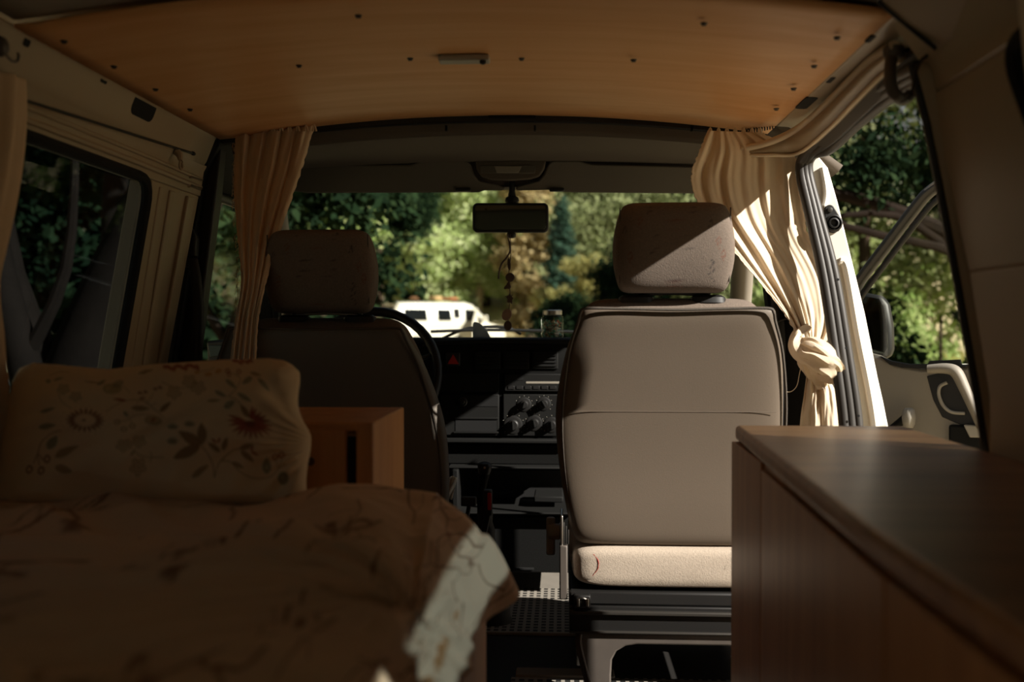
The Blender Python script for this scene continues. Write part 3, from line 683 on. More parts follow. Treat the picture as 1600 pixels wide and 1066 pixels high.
# ------------------------------------------------------------------ front seats
def seat(name, label, cx, y0, z0, slump, sgn, fab, vin, dark):
    t = thing(name, label, 'seat', (cx, y0, 0))
    lean = lambda z: -.27 * max(0, z - .34) ** 2
    # rear shell
    keys = []
    for z, hw, c_, hd, e in ((.335, .196, .004, .030, 4), (.35, .214, .003, .045, 5), (.40, .226, 0, .050, 6), (.52, .243, -.003, .050, 6), (.64, .247, -.005, .050, 6), (.76, .233, .002, .048, 6), (.83, .212, .008, .045, 6), (.853, .206, .010, .040, 5.5), (.858, .199, .010, .034, 5)):
        keys.append([cx + c_ * sgn, y0 + .05 + lean(z), z0 + z, hw + slump * max(0, (.85 - z)) , hd, e])
    bm = bmesh.new(); loft(bm, interp_rings(keys, 5), 72); sh = obj('back_panel', bm, vin, t)
    # front cushion, in patterned fabric, slightly taller
    keys = []
    for z, hw, hd, e in ((.34, .17, .05, 4), (.38, .200, .070, 4), (.52, .225, .078, 4), (.66, .232, .078, 4), (.78, .218, .072, 4), (.845, .199, .062, 4), (.868, .183, .048, 3.6), (.879, .160, .03, 3), (.882, .12, .012, 2.5)):
        keys.append([cx + .004 * sgn, y0 + .130 + lean(z), z0 + z, hw + slump * max(0, (.85 - z)), hd, e])
    bm = bmesh.new(); loft(bm, interp_rings(keys, 4), 64); cu = obj('back_cushion', bm, fab, t); fillwhite(cu.data)
    # piping round the back panel's top edge
    pts = []
    half = [(.206, .36, .014), (.220, .40, .010), (.237, .52, .008), (.241, .64, .006), (.228, .76, .004), (.208, .83, .002), (.203, .849, .001), (.188, .858, .001), (.10, .857, 0)]
    for (x, z, y) in [(-a, b, c) for a, b, c in half] + [(0, .855, -.001)] + half[::-1]:
        pts.append((cx + .004 * sgn + x * (1 + slump * max(0, .85 - z) / .24), y0 + y + lean(z) + .004, z0 + z))
    tube('piping', pts, .0032, dark, sh, sm=5, seg=8)
    tube('back_seam', [(cx + q, y0 + lean(.635) - .0004 + .0 * q, z0 + .635) for q in (-.222, -.1, 0, .1, .222)], .0007, vin, sh, sm=3, seg=6)
    # headrest
    hz0, hz1 = (.893, 1.088); keys = []
    for k, hw, hd, e in ((0, .098, .024, 3.5), (.03, .112, .040, 4), (.12, .121, .050, 4.2), (.35, .130, .056, 4.5), (.6, .130, .056, 4.5), (.82, .122, .052, 4.3), (.93, .114, .044, 4), (.975, .106, .034, 3.6), (1, .09, .018, 3)):
        z = hz0 + (hz1 - hz0) * k; keys.append([cx + .004 * sgn, y0 + .075 - .10 * (z - .34), z0 + z, hw, hd, e])
    bm = bmesh.new(); loft(bm, interp_rings(keys, 12), 160); hr = obj('headrest', bm, fab, t)
    # woven squiggles on the headrest cloth
    cv = Canvas(380, 280); rd = random.Random(3 if sgn > 0 else 8); blue = (.25, .28, .34); red = (.95, .6, .52)
    def X(a): return a * 380
    def Y_(b): return b * 280
    zig = [(X(.77), Y_(.30 + 0 * k) ) for k in range(1)]
    cv.line([(X(.80), Y_(.64)), (X(.83), Y_(.68)), (X(.79), Y_(.72)), (X(.83), Y_(.76)), (X(.78), Y_(.81)), (X(.83), Y_(.86)), (X(.82), Y_(.90))], 2.6, blue, .8)
    cv.line([(X(.33), Y_(.36)), (X(.38), Y_(.40)), (X(.37), Y_(.48)), (X(.31), Y_(.58))], 2.6, blue, .7)
    cv.line([(X(.61), Y_(.36)), (X(.66), Y_(.40)), (X(.65), Y_(.48)), (X(.60), Y_(.58))], 2.6, blue, .7)
    for (a, b) in ((.22, .22), (.50, .24), (.86, .44), (.90, .58), (.14, .6), (.50, .90)):
        cv.line([(X(a - .02), Y_(b)), (X(a + .01), Y_(b - .04)), (X(a + .02), Y_(b + .03)), (X(a - .01), Y_(b + .02)), (X(a + .01), Y_(b + .08))], 3, red, .7)
    for (a, b) in ((.80, .24), (.67, .08), (.30, .09), (.10, .3), (.52, .88)): cv.line([(X(a - .02), Y_(b + .05)), (X(a), Y_(b - .03)), (X(a + .01), Y_(b + .04))], 2.4, blue, .6)
    co = np.array([v.co[:] for v in hr.data.vertices]); u = (co[:, 0] - (cx - .13)) / .26; v = (z0 + hz1 - co[:, 2]) / (hz1 - hz0)
    c = cv.sample(u, v); back = (co[:, 1] < y0 + .075 - .10 * (co[:, 2] - z0 - .34) - .01)[:, None]; c = np.where(back, c, 1.0)
    ca = hr.data.color_attributes.new('Pattern', 'FLOAT_COLOR', 'POINT'); c4 = np.ones((len(co), 4), dtype=np.float32); c4[:, :3] = c; ca.data.foreach_set('color', c4.ravel())
    for q in (-.118, .118): tube('headrest_seam', [(cx + .004 * sgn + q, y0 + .075 - .056 * .62 - .10 * (z - .34), z0 + z) for z in (.915, .97, 1.03, 1.075)], .0016, dark, hr, sm=4, seg=6)
    for q in (-.075, .083):
        po = tube('headrest_post', [(cx + q, y0 + .085 - .054, z0 + .84), (cx + q, y0 + .085 - .056, z0 + .91)], .0065, 'metal_dark', t, sm=0)
        bm = bmesh.new(); loft(bm, [(cx + q, y0 + .082 - .052, z0 + .872, .040, .024, 2.6), (cx + q, y0 + .082 - .052, z0 + .884, .038, .022, 2.6), (cx + q, y0 + .082 - .052, z0 + .889, .030, .014, 2.6)], 24); obj('post_collar', bm, 'black_plastic', po)
    tube('headrest_bar', [(cx - .07, y0 + .028, z0 + .889), (cx, y0 + .028, z0 + .893), (cx + .078, y0 + .028, z0 + .889)], .004, 'metal' if sgn < 0 else 'black_plastic', t, sm=4)
    # seat cushion: rear edge shows below the backrest
    def sec(y, hw, zt, zb): return (y, hw, zt, zb)
    bm = bmesh.new(); rings = []
    for (y, hw, zb, zt) in ((-.004, .17, .262, .318), (.002, .208, .248, .328), (.014, .222, .243, .335), (.05, .228, .242, .34), (.25, .235, .242, .36), (.42, .235, .235, .37), (.50, .225, .24, .365), (.53, .20, .27, .34)):
        ring = []
        for j in range(48):
            a = 2 * math.pi * j / 48; c_, s_ = math.cos(a), math.sin(a)
            ring.append(bm.verts.new((cx + .010 * sgn + hw * math.copysign(abs(c_) ** (2 / 6), c_), y0 + y, z0 + (zb + zt) / 2 + (zt - zb) / 2 * math.copysign(abs(s_) ** (2 / 4.5), s_))))
        rings.append(ring)
    for a, b in zip(rings[:-1], rings[1:]):
        for j in range(48): bm.faces.new((a[j], a[(j + 1) % 48], b[(j + 1) % 48], b[j]))
    bm.faces.new(rings[0]); bm.faces.new(rings[-1][::-1])
    for _ in range(2): pass
    cs = obj('seat_cushion', bm, 'cushion_fabric_lit' if sgn > 0 else fab, t); sb = cs.modifiers.new('s', 'SUBSURF'); sb.levels = sb.render_levels = 1; fillwhite(cs.data)
    # small woven marks on its rear face
    for q, mm in ((-.165, 'red_triangle'), (-.075, 'metal_dark'), (.015, 'metal_dark'), (.11, 'metal_dark')):
        tube('woven_mark', [(cx + q - .008, y0 + .0005, z0 + .268), (cx + q - .003, y0 - .0015, z0 + .275), (cx + q + .006, y0 - .0025, z0 + .288), (cx + q + .006, y0 - .002, z0 + .305), (cx + q - .004, y0 + .001, z0 + .318)], .0006, mm, cs, sm=4, seg=6)
    # slide rails and steel box frame
    fr = box('slide_rail', cx - .222, cx + .24, y0 + .0, y0 + .50, z0 + .205, z0 + .236, 'black_plastic', t, .005)
    box('rail_lip', cx - .222, cx + .24, y0 - .016, y0 + .01, z0 + .188, z0 + .196, 'metal_dark', fr, .002)
    box('rail_lip', cx - .222, cx + .24, y0 - .012, y0 + .01, z0 + .146, z0 + .151, 'metal_dark', fr, .002)
    box('rail_web', cx - .222, cx + .24, y0 - .004, y0 + .45, z0 + .146, z0 + .205, 'black_plastic', fr, .003)
    bm = bmesh.new(); add_box(bm, cx - .212, cx - .176, y0 - .02, y0 + .0, z0 + .204, z0 + .232); cl = obj('rail_catch', bm, 'black_plastic', fr, True, .003)
    for q in (-.206, -.186): box('catch_pin', cx + q, cx + q + .006, y0 - .026, y0 - .018, z0 + .209, z0 + .226, 'metal', cl, .001)
    tube('catch_loop', [(cx - .203, y0 - .023, z0 + .225), (cx - .194, y0 - .024, z0 + .228), (cx - .186, y0 - .023, z0 + .225)], .0015, 'metal', cl, sm=2, seg=6)
    zb = -.02 if False else 0
    L, Rr = cx - .208, cx + .26
    arch = [(L, .145), (L - .002, .12), (L + .012, .06), (L + .030, 0), (L + .078, 0), (L + .078, .05), (L + .080, .085), (L + .090, .104), (L + .110, .116), (L + .135, .120), (Rr - .135, .120), (Rr - .110, .116), (Rr - .090, .104), (Rr - .080, .085), (Rr - .078, .05), (Rr - .078, 0), (Rr - .03, 0), (Rr - .012, .06), (Rr + .002, .12), (Rr, .145)]
    if z0: arch = [(x, z if z < .01 else z + z0) for x, z in arch]
    bs = prism('base_frame', [(x, y0 - .0, z) for x, z in arch], (0, .012, 0), 'metal_frame', t, .004)
    prism('base_frame_front', [(x, y0 + .42, z) for x, z in arch], (0, .012, 0), 'metal_frame', t, .004)
    for xx in (L + .002, Rr - .014): prism('side_plate', [(xx, y0 + .01, z0 + .145), (xx, y0 + .01, z0 + .09), (xx, y0 + .06, .05 + z0), (xx, y0 + .37, .05 + z0), (xx, y0 + .43, z0 + .09), (xx, y0 + .43, z0 + .145)], (.012, 0, 0), 'metal_frame', t, .003)
    tube('frame_edge', [(L + .012, y0 - .002, z0 + .143), (L + .010, y0 - .002, .12 + z0), (L + .024, y0 - .002, .06), (L + .040, y0 - .002, .004)], .0035, 'metal_frame', bs, sm=4, seg=8)
    # recliner bracket and lever at the aisle side
    a = cx - sgn * .236 - (slump * .5 * sgn)
    br = box('recliner_bracket', a - .008, a + .010, y0 + .005, y0 + .05, z0 + .215, z0 + .335, 'metal_frame', t, .003)
    prism('hinge_plate', [(a - .006, y0 + .01, z0 + .33), (a - .006, y0 + .01, z0 + .40), (a - .006, y0 + .05, z0 + .41), (a - .006, y0 + .06, z0 + .33)], (.006, 0, 0), 'metal', br, .002)
    for k in range(3): box('hinge_spring', a + .001 + .005 * k, a + .003 + .005 * k, y0 + .012, y0 + .022, z0 + .337, z0 + .385 - .008 * k, 'metal_dark', br, .0008)
    lathe('recliner_knob', [(.016, 0), (.018, .010), (.018, .026), (.012, .030)], (a - sgn * .034 - (.004 if sgn < 0 else 0), y0 + .06, z0 + .355), 'grey_plastic', t, 'X', 18)
    box('recliner_lever', a - sgn * .028 - .010, a - sgn * .028 + .010, y0 + .06, y0 + .085, z0 + .30, z0 + .385, 'grey_plastic', t, .005)
    return t
ps = seat('passenger_seat', 'grey upholstered front passenger seat on a steel arch, sunlit from behind', .236, 2.19, 0, .0, 1, 'seat_fabric', 'seat_vinyl', 'seat_dark_vinyl')
mat('seat_vinyl_driver', '#6a635a', .6, var=.05, bump=.14, bscale=600)
ds = seat('driver_seat', 'dark grey driver seat in shadow behind the steering wheel', -.566, 2.32, -.042, .14, -1, 'seat_fabric', 'seat_vinyl_driver', 'seat_dark_vinyl')
# creased paper tucked beside the driver's seat
def pap(u, v):
    x = pl([(0, 694, 0), (1, 712, 0)], u)[0]; a = PY(700 + 14 * u - 8 * v, 748 + 34 * v - 4 * math.sin(u * 3), 2.50 - .02 * math.sin(u * 9 + v * 4))
    return a + Vector((0, .006 * math.sin(u * 14 + v * 5), 0))
tag(grid('paper_napkin', pap, 12, 12, 'paper', None, .0012), 'crumpled white paper tucked against the aisle side of the driver seat', 'paper')

# ------------------------------------------------------------------ things on and over the dashboard
jar = thing('glass_jar', 'lidded glass jar of small shells standing on the dashboard left of the passenger seat', 'jar', PY(863, 532, 3.18))
jb = PY(863, 533, 3.18); jb.z = .781; H = .092
lathe('jar_body', [(.028, 0), (.034, .003), (.035, .012), (.035, .066), (.031, .073), (.029, .077), (.029, .080), (.0275, .080), (.0275, .076), (.029, .071), (.0335, .065), (.0335, .010), (.030, .004)], jb, 'jar_glass', jar)
lathe('lid', [(.0295, .074), (.0315, .076), (.0315, .0885), (.029, .0915), (.0, .0915)], jb, 'metal', jar, 'Z', 36)
bm = bmesh.new(); rd = random.Random(4)
for k in range(190):
    a = rd.uniform(0, 6.28); r_ = .026 * math.sqrt(rd.random()); z = .006 + .050 * rd.random(); s_ = rd.uniform(.005, .009)
    mtx = Matrix.Translation(jb + Vector((r_ * math.cos(a), r_ * math.sin(a), z))) @ Matrix.Rotation(rd.uniform(0, 3), 4, Vector((rd.random(), rd.random(), rd.random())).normalized()) @ Matrix.Diagonal((s_, s_ * .7, s_ * .35, 1))
    n0 = len(bm.faces); bmesh.ops.create_icosphere(bm, subdivisions=1, radius=1, matrix=mtx)
    bm.faces.ensure_lookup_table(); mi = rd.choice((0, 0, 1, 2, 3))
    for f in list(bm.faces)[n0:]: f.material_index = mi
mat('shell_orange', '#e3965a', .4, var=.3, scale=80); mat('shell_teal', '#7cc4ac', .4, var=.3, scale=80); mat('shell_cream', '#f2e2c8', .4, var=.3, scale=80)
sh = obj('shells', bm, ['shell_cream', 'shell_orange', 'shell', 'shell_teal']); sh['kind'] = 'stuff'; sh['label'] = 'small cream and orange shells filling the glass jar'; sh['category'] = 'shells'
# blue-grey half shell standing on the dash
def bs_(k): return k
pts = [PY(739, 532, 3.12), PY(739, 515, 3.12), PY(740, 507, 3.12), PY(744, 506, 3.12), PY(752, 510, 3.12), PY(760, 519, 3.12), PY(766, 530, 3.12), PY(766, 532, 3.12)]
bz = .781 - pts[0].z
bso = prism('abalone_shell', [p + Vector((0, 0, bz)) for p in smoothpath(pts, 4)], (0, .010, 0), 'blue_shell', None, .003, 3)
tag(bso, 'blue-grey quarter-round shell standing upright on the dashboard', 'shell')
# rear-view mirror
mr = thing('rear_view_mirror', 'black framed rear-view mirror hanging before the windscreen centre', 'mirror', (-.165, 2.95, 1.14))
def rrect(x0, y0, x1, y1, r, Y, n=5):
    pts = []
    for cx_, cy_, a0 in ((x1 - r, y0 + r, -90), (x1 - r, y1 - r, 0), (x0 + r, y1 - r, 90), (x0 + r, y0 + r, 180)):
        for k in range(n + 1):
            a = math.radians(a0 + 90 * k / n); pts.append(PY(cx_ + r * math.cos(a), cy_ + r * math.sin(a), Y))
    return pts
prism('mirror_housing', rrect(738, 317, 857, 363, 8, 2.93), (0, .028, 0), 'black_plastic', mr, .005, 3)
gl_ = rrect(742, 321, 853, 359, 5, 2.9295)
prism('mirror_face', gl_, (0, -.0012, 0), 'mirror_glass', mr, .0004, 1)
c = PY(800, 314, 2.955); lathe('ball_joint', [(.004, -.014), (.016, -.010), (.021, 0), (.019, .009), (.012, .014), (.009, .03), (.008, .05)], c, 'black_plastic', mr)
tube('stem', [c + Vector((0, 0, .02)), c + Vector((0, .015, .10))], .009, 'black_plastic', mr, sm=0)
c = PY(799, 367, 2.945); lathe('dip_lever', [(.006, -.010), (.013, -.007), (.014, .002), (.010, .010)], c, 'black_plastic', mr)
# shell garland
gs = thing('shell_garland', 'string of dark shells and twine hanging from the rear-view mirror', 'hanging ornament', PY(797, 365, 2.925))
YG = 2.915
tube('string', [PY(x, y, YG) for x, y in ((797, 366), (798, 400), (795, 430), (797, 460), (795, 490), (793, 515))], .0014, 'shell_dark', gs, sm=4, seg=6)
tube('twine', [PY(x, y, YG) for x, y in ((793, 366), (797, 390), (792, 402), (784, 412), (780, 425), (779, 436))], [.0022, .0028, .0028], 'shell_dark', gs, sm=5, seg=8)
def sh2(name, px, py, rx, ry, ang, m='shell_dark', d=.005, corners=0):
    c = PY(px, py, YG); a = math.radians(ang); k = YG / F; pts = []
    n = 14
    for i in range(n):
        t = 2 * math.pi * i / n; rr = 1 + (.0 if not corners else .28 * math.cos(corners * t))
        x, z = rx * k * math.cos(t) * rr, ry * k * math.sin(t) * rr; pts.append(c + Vector((x * math.cos(a) - z * math.sin(a), -d / 2, x * math.sin(a) + z * math.cos(a))))
    return prism(name, pts, (0, d, 0), m, gs, d * .35, 3)
sh2('shell_bead', 795.5, 413, 2.6, 10, 4); sh2('shell_bead', 797, 433.5, 7.2, 7.4, 0); sh2('shell_chip', 793.5, 447, 4.4, 6.5, -35, corners=3); sh2('shell_chip', 796.5, 467, 5, 7.5, 12, corners=5)
tube('twig', [PY(789, 463, YG), PY(796, 465, YG), PY(801, 461, YG)], .0012, 'shell_dark', gs, sm=2, seg=6)
sh2('shell_bead', 792, 492, 7.6, 9.6, -25, 'shell'); sh2('shell_bead', 793.5, 509, 6.4, 7.8, 0)
# sun visors and dome lamp moulding
def visor(name, label, pts, Y0=2.90):
    t = [PY(x, y, Y0 + (y - 250) / 50 * .05) for x, y in pts]
    return tag(prism(name, t, (0, .022, .004), 'visor_vinyl', None, .007, 3), label, 'sun visor')
v1 = visor('sun_visor', 'long grey sun visor folded up over the driver side of the windscreen', [(455, 256), (640, 257), (662, 250), (726, 250), (735, 256), (741, 274), (748, 283), (776, 288), (790, 294), (784, 298), (756, 298), (747, 301), (700, 301), (480, 302), (455, 298)])
v2 = visor('sun_visor', 'long grey sun visor folded up over the passenger side of the windscreen', [(1150, 262), (925, 257), (905, 251), (864, 251), (856, 256), (850, 272), (842, 282), (820, 288), (806, 292), (806, 298), (856, 297), (872, 300), (900, 301), (1130, 303), (1150, 300)])
for o, px in ((v1, 724), (v2, 870)):
    p = PY(px, 297, 2.94); box('visor_clip', p.x - .022, p.x + .022, 2.935, 2.955, p.z - .004, p.z + .006, 'black_plastic', o, .003)
dl = prism('dome_lamp', [PY(x, y, 2.905) for x, y in ((742, 250), (854, 250), (850, 266), (843, 276), (828, 281), (800, 283), (770, 282), (752, 277), (745, 266))], (0, .03, .006), 'headliner', None, .006, 3)
tag(dl, 'small rectangular interior lamp in its moulding between the sun visors', 'interior lamp')
prism('lamp_lens', [PY(x, y, 2.902) for x, y in ((750, 258), (837, 258), (836, 271), (751, 271))], (0, .004, 0), 'visor_vinyl', dl, .002)
prism('lamp_diffuser', [PY(x, y, 2.900) for x, y in ((772, 259.5), (815, 260), (810, 270), (776, 270))], (0, .003, 0), 'grey_plastic', dl, .001)
# wipers on the glass outside
wp = thing('windscreen_wiper', 'black wiper blade resting outside along the windscreen base', 'wiper', (-.2, 3.74, .76))
tube('blade', [(-.50, 3.745, .800), (-.30, 3.74, .806), (-.05, 3.745, .802), (.05, 3.745, .798)], .006, 'steel_wipe', wp, sm=4)
tube('wiper_arm', [(-.46, 3.76, .772), (-.36, 3.755, .812), (-.22, 3.75, .816), (-.16, 3.76, .79)], .006, 'steel_wipe', wp, sm=4)
# seat belt on the left pillar
sbt = thing('seat_belt', 'black seat belt and guide loop hanging on the left door pillar', 'seat belt', (-.90, 2.40, .8))
c = PY(288, 385, 2.41); bm = bmesh.new()
add_prism(bm, [PY(x, y, 2.405) for x, y in ((276, 360), (300, 356), (306, 372), (304, 400), (296, 418), (264, 416), (266, 400), (276, 395))], (0, .03, 0)); obj('guide_loop', bm, 'black_plastic', sbt, True, .004)
add = [PY(x, y, 2.40) for x, y in ((300, 400), (306, 430), (311, 480), (309, 530), (307, 600), (306, 700))]
def belt(u, v):
    i = v * (len(add) - 1); k = min(int(i), len(add) - 2); p = add[k].lerp(add[k + 1], i - k); return p + Vector(((u - .5) * .022, .012 * (u - .5), 0))
grid('webbing', belt, 2, 24, 'black_plastic', sbt, .0015)
# belt and reel on the right pillar, behind the curtain
sb2 = thing('seat_belt', 'dark seat belt with its latch running down beside the knotted right curtain', 'seat belt', (.52, 2.42, .8))
add2 = [PY(x, y, 2.36) for x, y in ((1206, 420), (1214, 470), (1218, 540), (1216, 600), (1214, 700), (1214, 900))]
def belt2(u, v):
    i = v * (len(add2) - 1); k = min(int(i), len(add2) - 2); p = add2[k].lerp(add2[k + 1], i - k); return p + Vector(((u - .5) * .030, .01 * (u - .5), 0))
grid('webbing', belt2, 2, 24, 'black_plastic', sb2, .0015)
p = PY(1242, 495, 2.36); box('latch', p.x - .016, p.x + .03, 2.34, 2.37, p.z - .014, p.z + .018, 'black_plastic', sb2, .005)
tube('latch_tongue', [PY(1210, 506, 2.35), PY(1222, 500, 2.35), PY(1236, 498, 2.35)], .004, 'metal_dark', sb2, sm=3, flat=.5)
struct(tube('trim_20', [PY(x, y, 2.62) for x, y in ((1196, 440), (1207, 470), (1212, 520), (1213, 600), (1214, 700))], .012, 'paint_white', None, sm=4))

# ================================================================== CURTAINS
def sheet(name, left, right, Yf, pleats, amp, m, parent=None, nu=90, nv=60, seed=0, thick=.0012, gather=0, inv=None, ragged=0):
    """cloth between two pixel outlines (t, px, py), hung at depth Yf(u, v)"""
    rd = random.Random(seed); ph = [rd.uniform(0, 6.28) for _ in range(6)]; L = smoothpath([(x, y, 0) for x, y in left], 8); R = smoothpath([(x, y, 0) for x, y in right], 8)
    def at(P, t): i = t * (len(P) - 1); k = min(int(i), len(P) - 2); return P[k].lerp(P[k + 1], i - k)
    def f(u, v):
        a = at(L, v); b = at(R, v); uu = u + .014 * math.sin(7 * v + ph[0]) * math.sin(math.pi * u)
        p = a.lerp(b, uu); w = math.sin(2 * math.pi * pleats * (u + .05 * math.sin(3 * v + ph[1])) + ph[2]) + .45 * math.sin(2 * math.pi * pleats * 1.9 * u + ph[3] + 2 * v) + .3 * math.sin(2 * math.pi * pleats * .5 * u + ph[4])
        w = w * (.35 + .75 * abs(noise.noise(Vector((u * 3.1 + seed, v * 1.7, 2 * seed)))) * 2) + .9 * noise.noise(Vector((u * 9 + v * 2.5, v * 1.3, seed + 4)))
        w += .25 * noise.noise(Vector((u * 12, v * 9, seed)))
        if ragged and u > .97: p = p + Vector((ragged * noise.noise(Vector((v * 60, 3, seed))), 0, 0))
        if ragged and u < .03 and ragged > 0: p = p + Vector((ragged * noise.noise(Vector((v * 60, 9, seed))), 0, 0))
        if inv: return inv(p.x, p.y, u, v) + Vector((amp * w, 0, 0))
        return PY(p.x, p.y, Yf(u, v) + amp * w * (1 - .3 * v))
    return grid(name, f, nu, nv, m, parent, thick)
cr = thing('curtain', 'cream cotton curtain gathered and knotted beside the open sliding door', 'curtain', (.5, 2.33, .6))
sheet('curtain_cloth', [(1106, 204), (1093, 235), (1080, 275), (1092, 320), (1140, 385), (1190, 445), (1232, 500), (1252, 545)],
      [(1192, 208), (1240, 240), (1251, 300), (1264, 370), (1296, 440), (1302, 500), (1290, 535), (1276, 552)], lambda u, v: 2.275 + .05 * u * (1 - v) + .035 * u * v + .02 * (1 - v), 6.0, .0075, 'curtain', cr, 190, 130, 5, ragged=3)
# tail below the knot
sheet('curtain_tail', [(1262, 575), (1256, 620), (1250, 665), (1246, 760), (1246, 860)], [(1290, 585), (1306, 615), (1312, 665), (1316, 760), (1318, 860)], lambda u, v: 2.285, 2.2, .010, 'curtain', cr, 60, 50, 9)
# the knot: a twisted wrap of cloth
bm = bmesh.new()
def wrap(pts, rad, n=24, amp=.16, seed=0):
    P = smoothpath([PY(x, y, Y) for x, y, Y in pts], 8); rings = []
    for i, p in enumerate(P):
        t = i / (len(P) - 1); d = (P[min(i + 1, len(P) - 1)] - P[max(i - 1, 0)]).normalized(); u = d.cross(Vector((0, 1, 0))).normalized(); w = d.cross(u)
        r0 = pl([(k / (len(rad) - 1), r) for k, r in enumerate(rad)], t)[0]
        rings.append([bm.verts.new(p + (u * math.cos(a) + w * math.sin(a)) * r0 * (1 + amp * math.sin(5 * a + 9 * t + seed) + .08 * math.sin(11 * a - 6 * t))) for a in [2 * math.pi * j / n for j in range(n)]])
    for a, b in zip(rings[:-1], rings[1:]):
        for j in range(n): bm.faces.new((a[j], a[(j + 1) % n], b[(j + 1) % n], b[j]))
    bm.faces.new(rings[0][::-1]); bm.faces.new(rings[-1])
wrap([(1262, 512, 2.30), (1250, 522, 2.28), (1245, 538, 2.26), (1254, 550, 2.25), (1270, 556, 2.24), (1286, 566, 2.235), (1299, 574, 2.24), (1304, 582, 2.25)], [.010, .014, .017, .020, .024, .026, .024, .016], seed=1)
wrap([(1252, 536, 2.27), (1268, 540, 2.24), (1284, 552, 2.235), (1300, 568, 2.24), (1306, 580, 2.25), (1296, 588, 2.26), (1280, 584, 2.27)], [.010, .018, .022, .023, .020, .016, .010], seed=4)
wrap([(1270, 545, 2.27), (1266, 565, 2.28), (1276, 590, 2.29), (1284, 606, 2.29)], [.022, .024, .018, .014], seed=2)
obj('knot', bm, 'curtain', cr)
tube('loose_thread', [PY(x, y, 2.25) for x, y in ((1261, 520), (1256, 550), (1249, 585), (1245, 603), (1236, 612), (1226, 612))], .0007, 'curtain', cr, sm=5, seg=5)
bm = bmesh.new(); rd = random.Random(2)
for k in range(60):
    t = rd.random(); x, y = pl([(0, 1244, 245), (.3, 1253, 310), (.5, 1266, 375), (.8, 1298, 445), (1, 1303, 520)], t); a = PY(x, y, 2.30 - .05 * t)
    add_tube(bm, [a, a + Vector((rd.uniform(.002, .010), 0, rd.uniform(-.01, .006))), a + Vector((rd.uniform(.001, .012), 0, rd.uniform(-.022, -.004)))], .0005, seg=4, sm=2)
obj('frayed_edge', bm, 'curtain', cr)
cl = thing('curtain', 'beige cotton curtain gathered on the rail behind the driver seat', 'curtain', (-.70, 2.36, .7))
sheet('curtain_cloth', [(368, 210), (366, 260), (366, 310), (372, 380), (377, 440), (368, 500), (360, 560), (352, 640), (350, 760), (350, 900)],
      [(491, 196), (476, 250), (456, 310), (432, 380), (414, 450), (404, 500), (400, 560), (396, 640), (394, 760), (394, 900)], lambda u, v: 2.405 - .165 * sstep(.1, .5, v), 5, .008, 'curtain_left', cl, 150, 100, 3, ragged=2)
bm = bmesh.new()
for k in range(60):
    t = rd.random(); x, y = pl([(0, 367, 225), (.4, 367, 320), (.7, 374, 400), (1, 372, 490)], t); a = PY(x, y, 2.41)
    add_tube(bm, [a, a + Vector((-rd.uniform(.002, .008), 0, rd.uniform(-.01, .006))), a + Vector((-rd.uniform(.001, .010), 0, rd.uniform(-.022, -.004)))], .0005, seg=4, sm=2)
obj('frayed_edge', bm, 'curtain_left', cl)
for c_, xs in ((cl, range(374, 492, 13)), (cr, range(1110, 1192, 13))):
    for x in xs:
        p = PY(x, 201 if c_ is cl else 206, 2.39 if c_ is cl else 2.34); tube('gather_loop', [p + Vector((-.004, .004, -.006)), p + Vector((0, 0, .009)), p + Vector((.004, .004, -.006))], .0028, 'curtain_left' if c_ is cl else 'curtain', c_, sm=3, seg=6)
cs_ = thing('curtain', 'brown-lit cotton curtain hanging over the rear edge of the left side window', 'curtain', (-.86, 1.4, .6))
def invw(px, py, u, v): return PX(px, py, -.838 - .05 * v * (1 if v < .8 else .8 / v))
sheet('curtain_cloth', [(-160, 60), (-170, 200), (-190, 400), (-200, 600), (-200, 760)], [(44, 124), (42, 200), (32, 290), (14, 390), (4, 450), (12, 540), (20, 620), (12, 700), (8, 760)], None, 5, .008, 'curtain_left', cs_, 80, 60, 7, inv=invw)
# unseen curtain added at the right rear window to trim sun on the bed
rr = thing('curtain', 'unseen short curtain added across the upper right rear window to limit the sun', 'curtain', (.53, .5, 1.1))
grid('curtain_cloth', lambda u, v: (xr(1.2 - .155 * v) - .03 + .003 * math.sin(u * 40), -.05 + 1.22 * u, 1.205 - .225 * v), 120, 10, 'curtain', rr, .002)
# black rail under the ceiling edge
cr_ = thing('curtain_rail', 'black arched curtain rail running along the front edge of the plywood ceiling', 'curtain rail', (XC, 2.44, 1.30))
bm = bmesh.new(); n = 40; rg = []
for k in range(n + 1):
    x = XA + (XB - XA) * k / n; z = roofz(x) + .012 - .0; th = .018 - .006 * abs((x - XC) / .66)
    rg.append([bm.verts.new((x, y, zz)) for y, zz in ((2.425, z), (2.455, z), (2.455, z - th - .008), (2.425, z - th - .008))])
for a, b in zip(rg[:-1], rg[1:]):
    for j in range(4): bm.faces.new((a[j], a[(j + 1) % 4], b[(j + 1) % 4], b[j]))
bm.faces.new(rg[0]); bm.faces.new(rg[-1][::-1]); obj('rail', bm, 'black_plastic', cr_, True, .002)
p = PY(800, 183, 2.42); bm = bmesh.new()
rg = []
for k in range(9):
    x = p.x - .057 + .114 * k / 8; z = roofz(x) + .003; rg.append((x, z))
add_prism(bm, [(x, 2.418, z) for x, z in rg] + [(x, 2.418, z - .009) for x, z in rg[::-1]], (0, .008, 0)); obj('sleeve', bm, 'dash_grey', cr_)
# spiral spring wire at the right end
bm = bmesh.new()
a = PY(1160, 207, 2.40); b = PY(1212, 196, 2.33)
add_tube(bm, [a.lerp(b, k / 90) + Vector((0, .006 * math.cos(k * .9), .006 * math.sin(k * .9))) for k in range(91)], .0016, seg=5, sm=0); obj('spring_wire', bm, 'black_plastic', cr_)
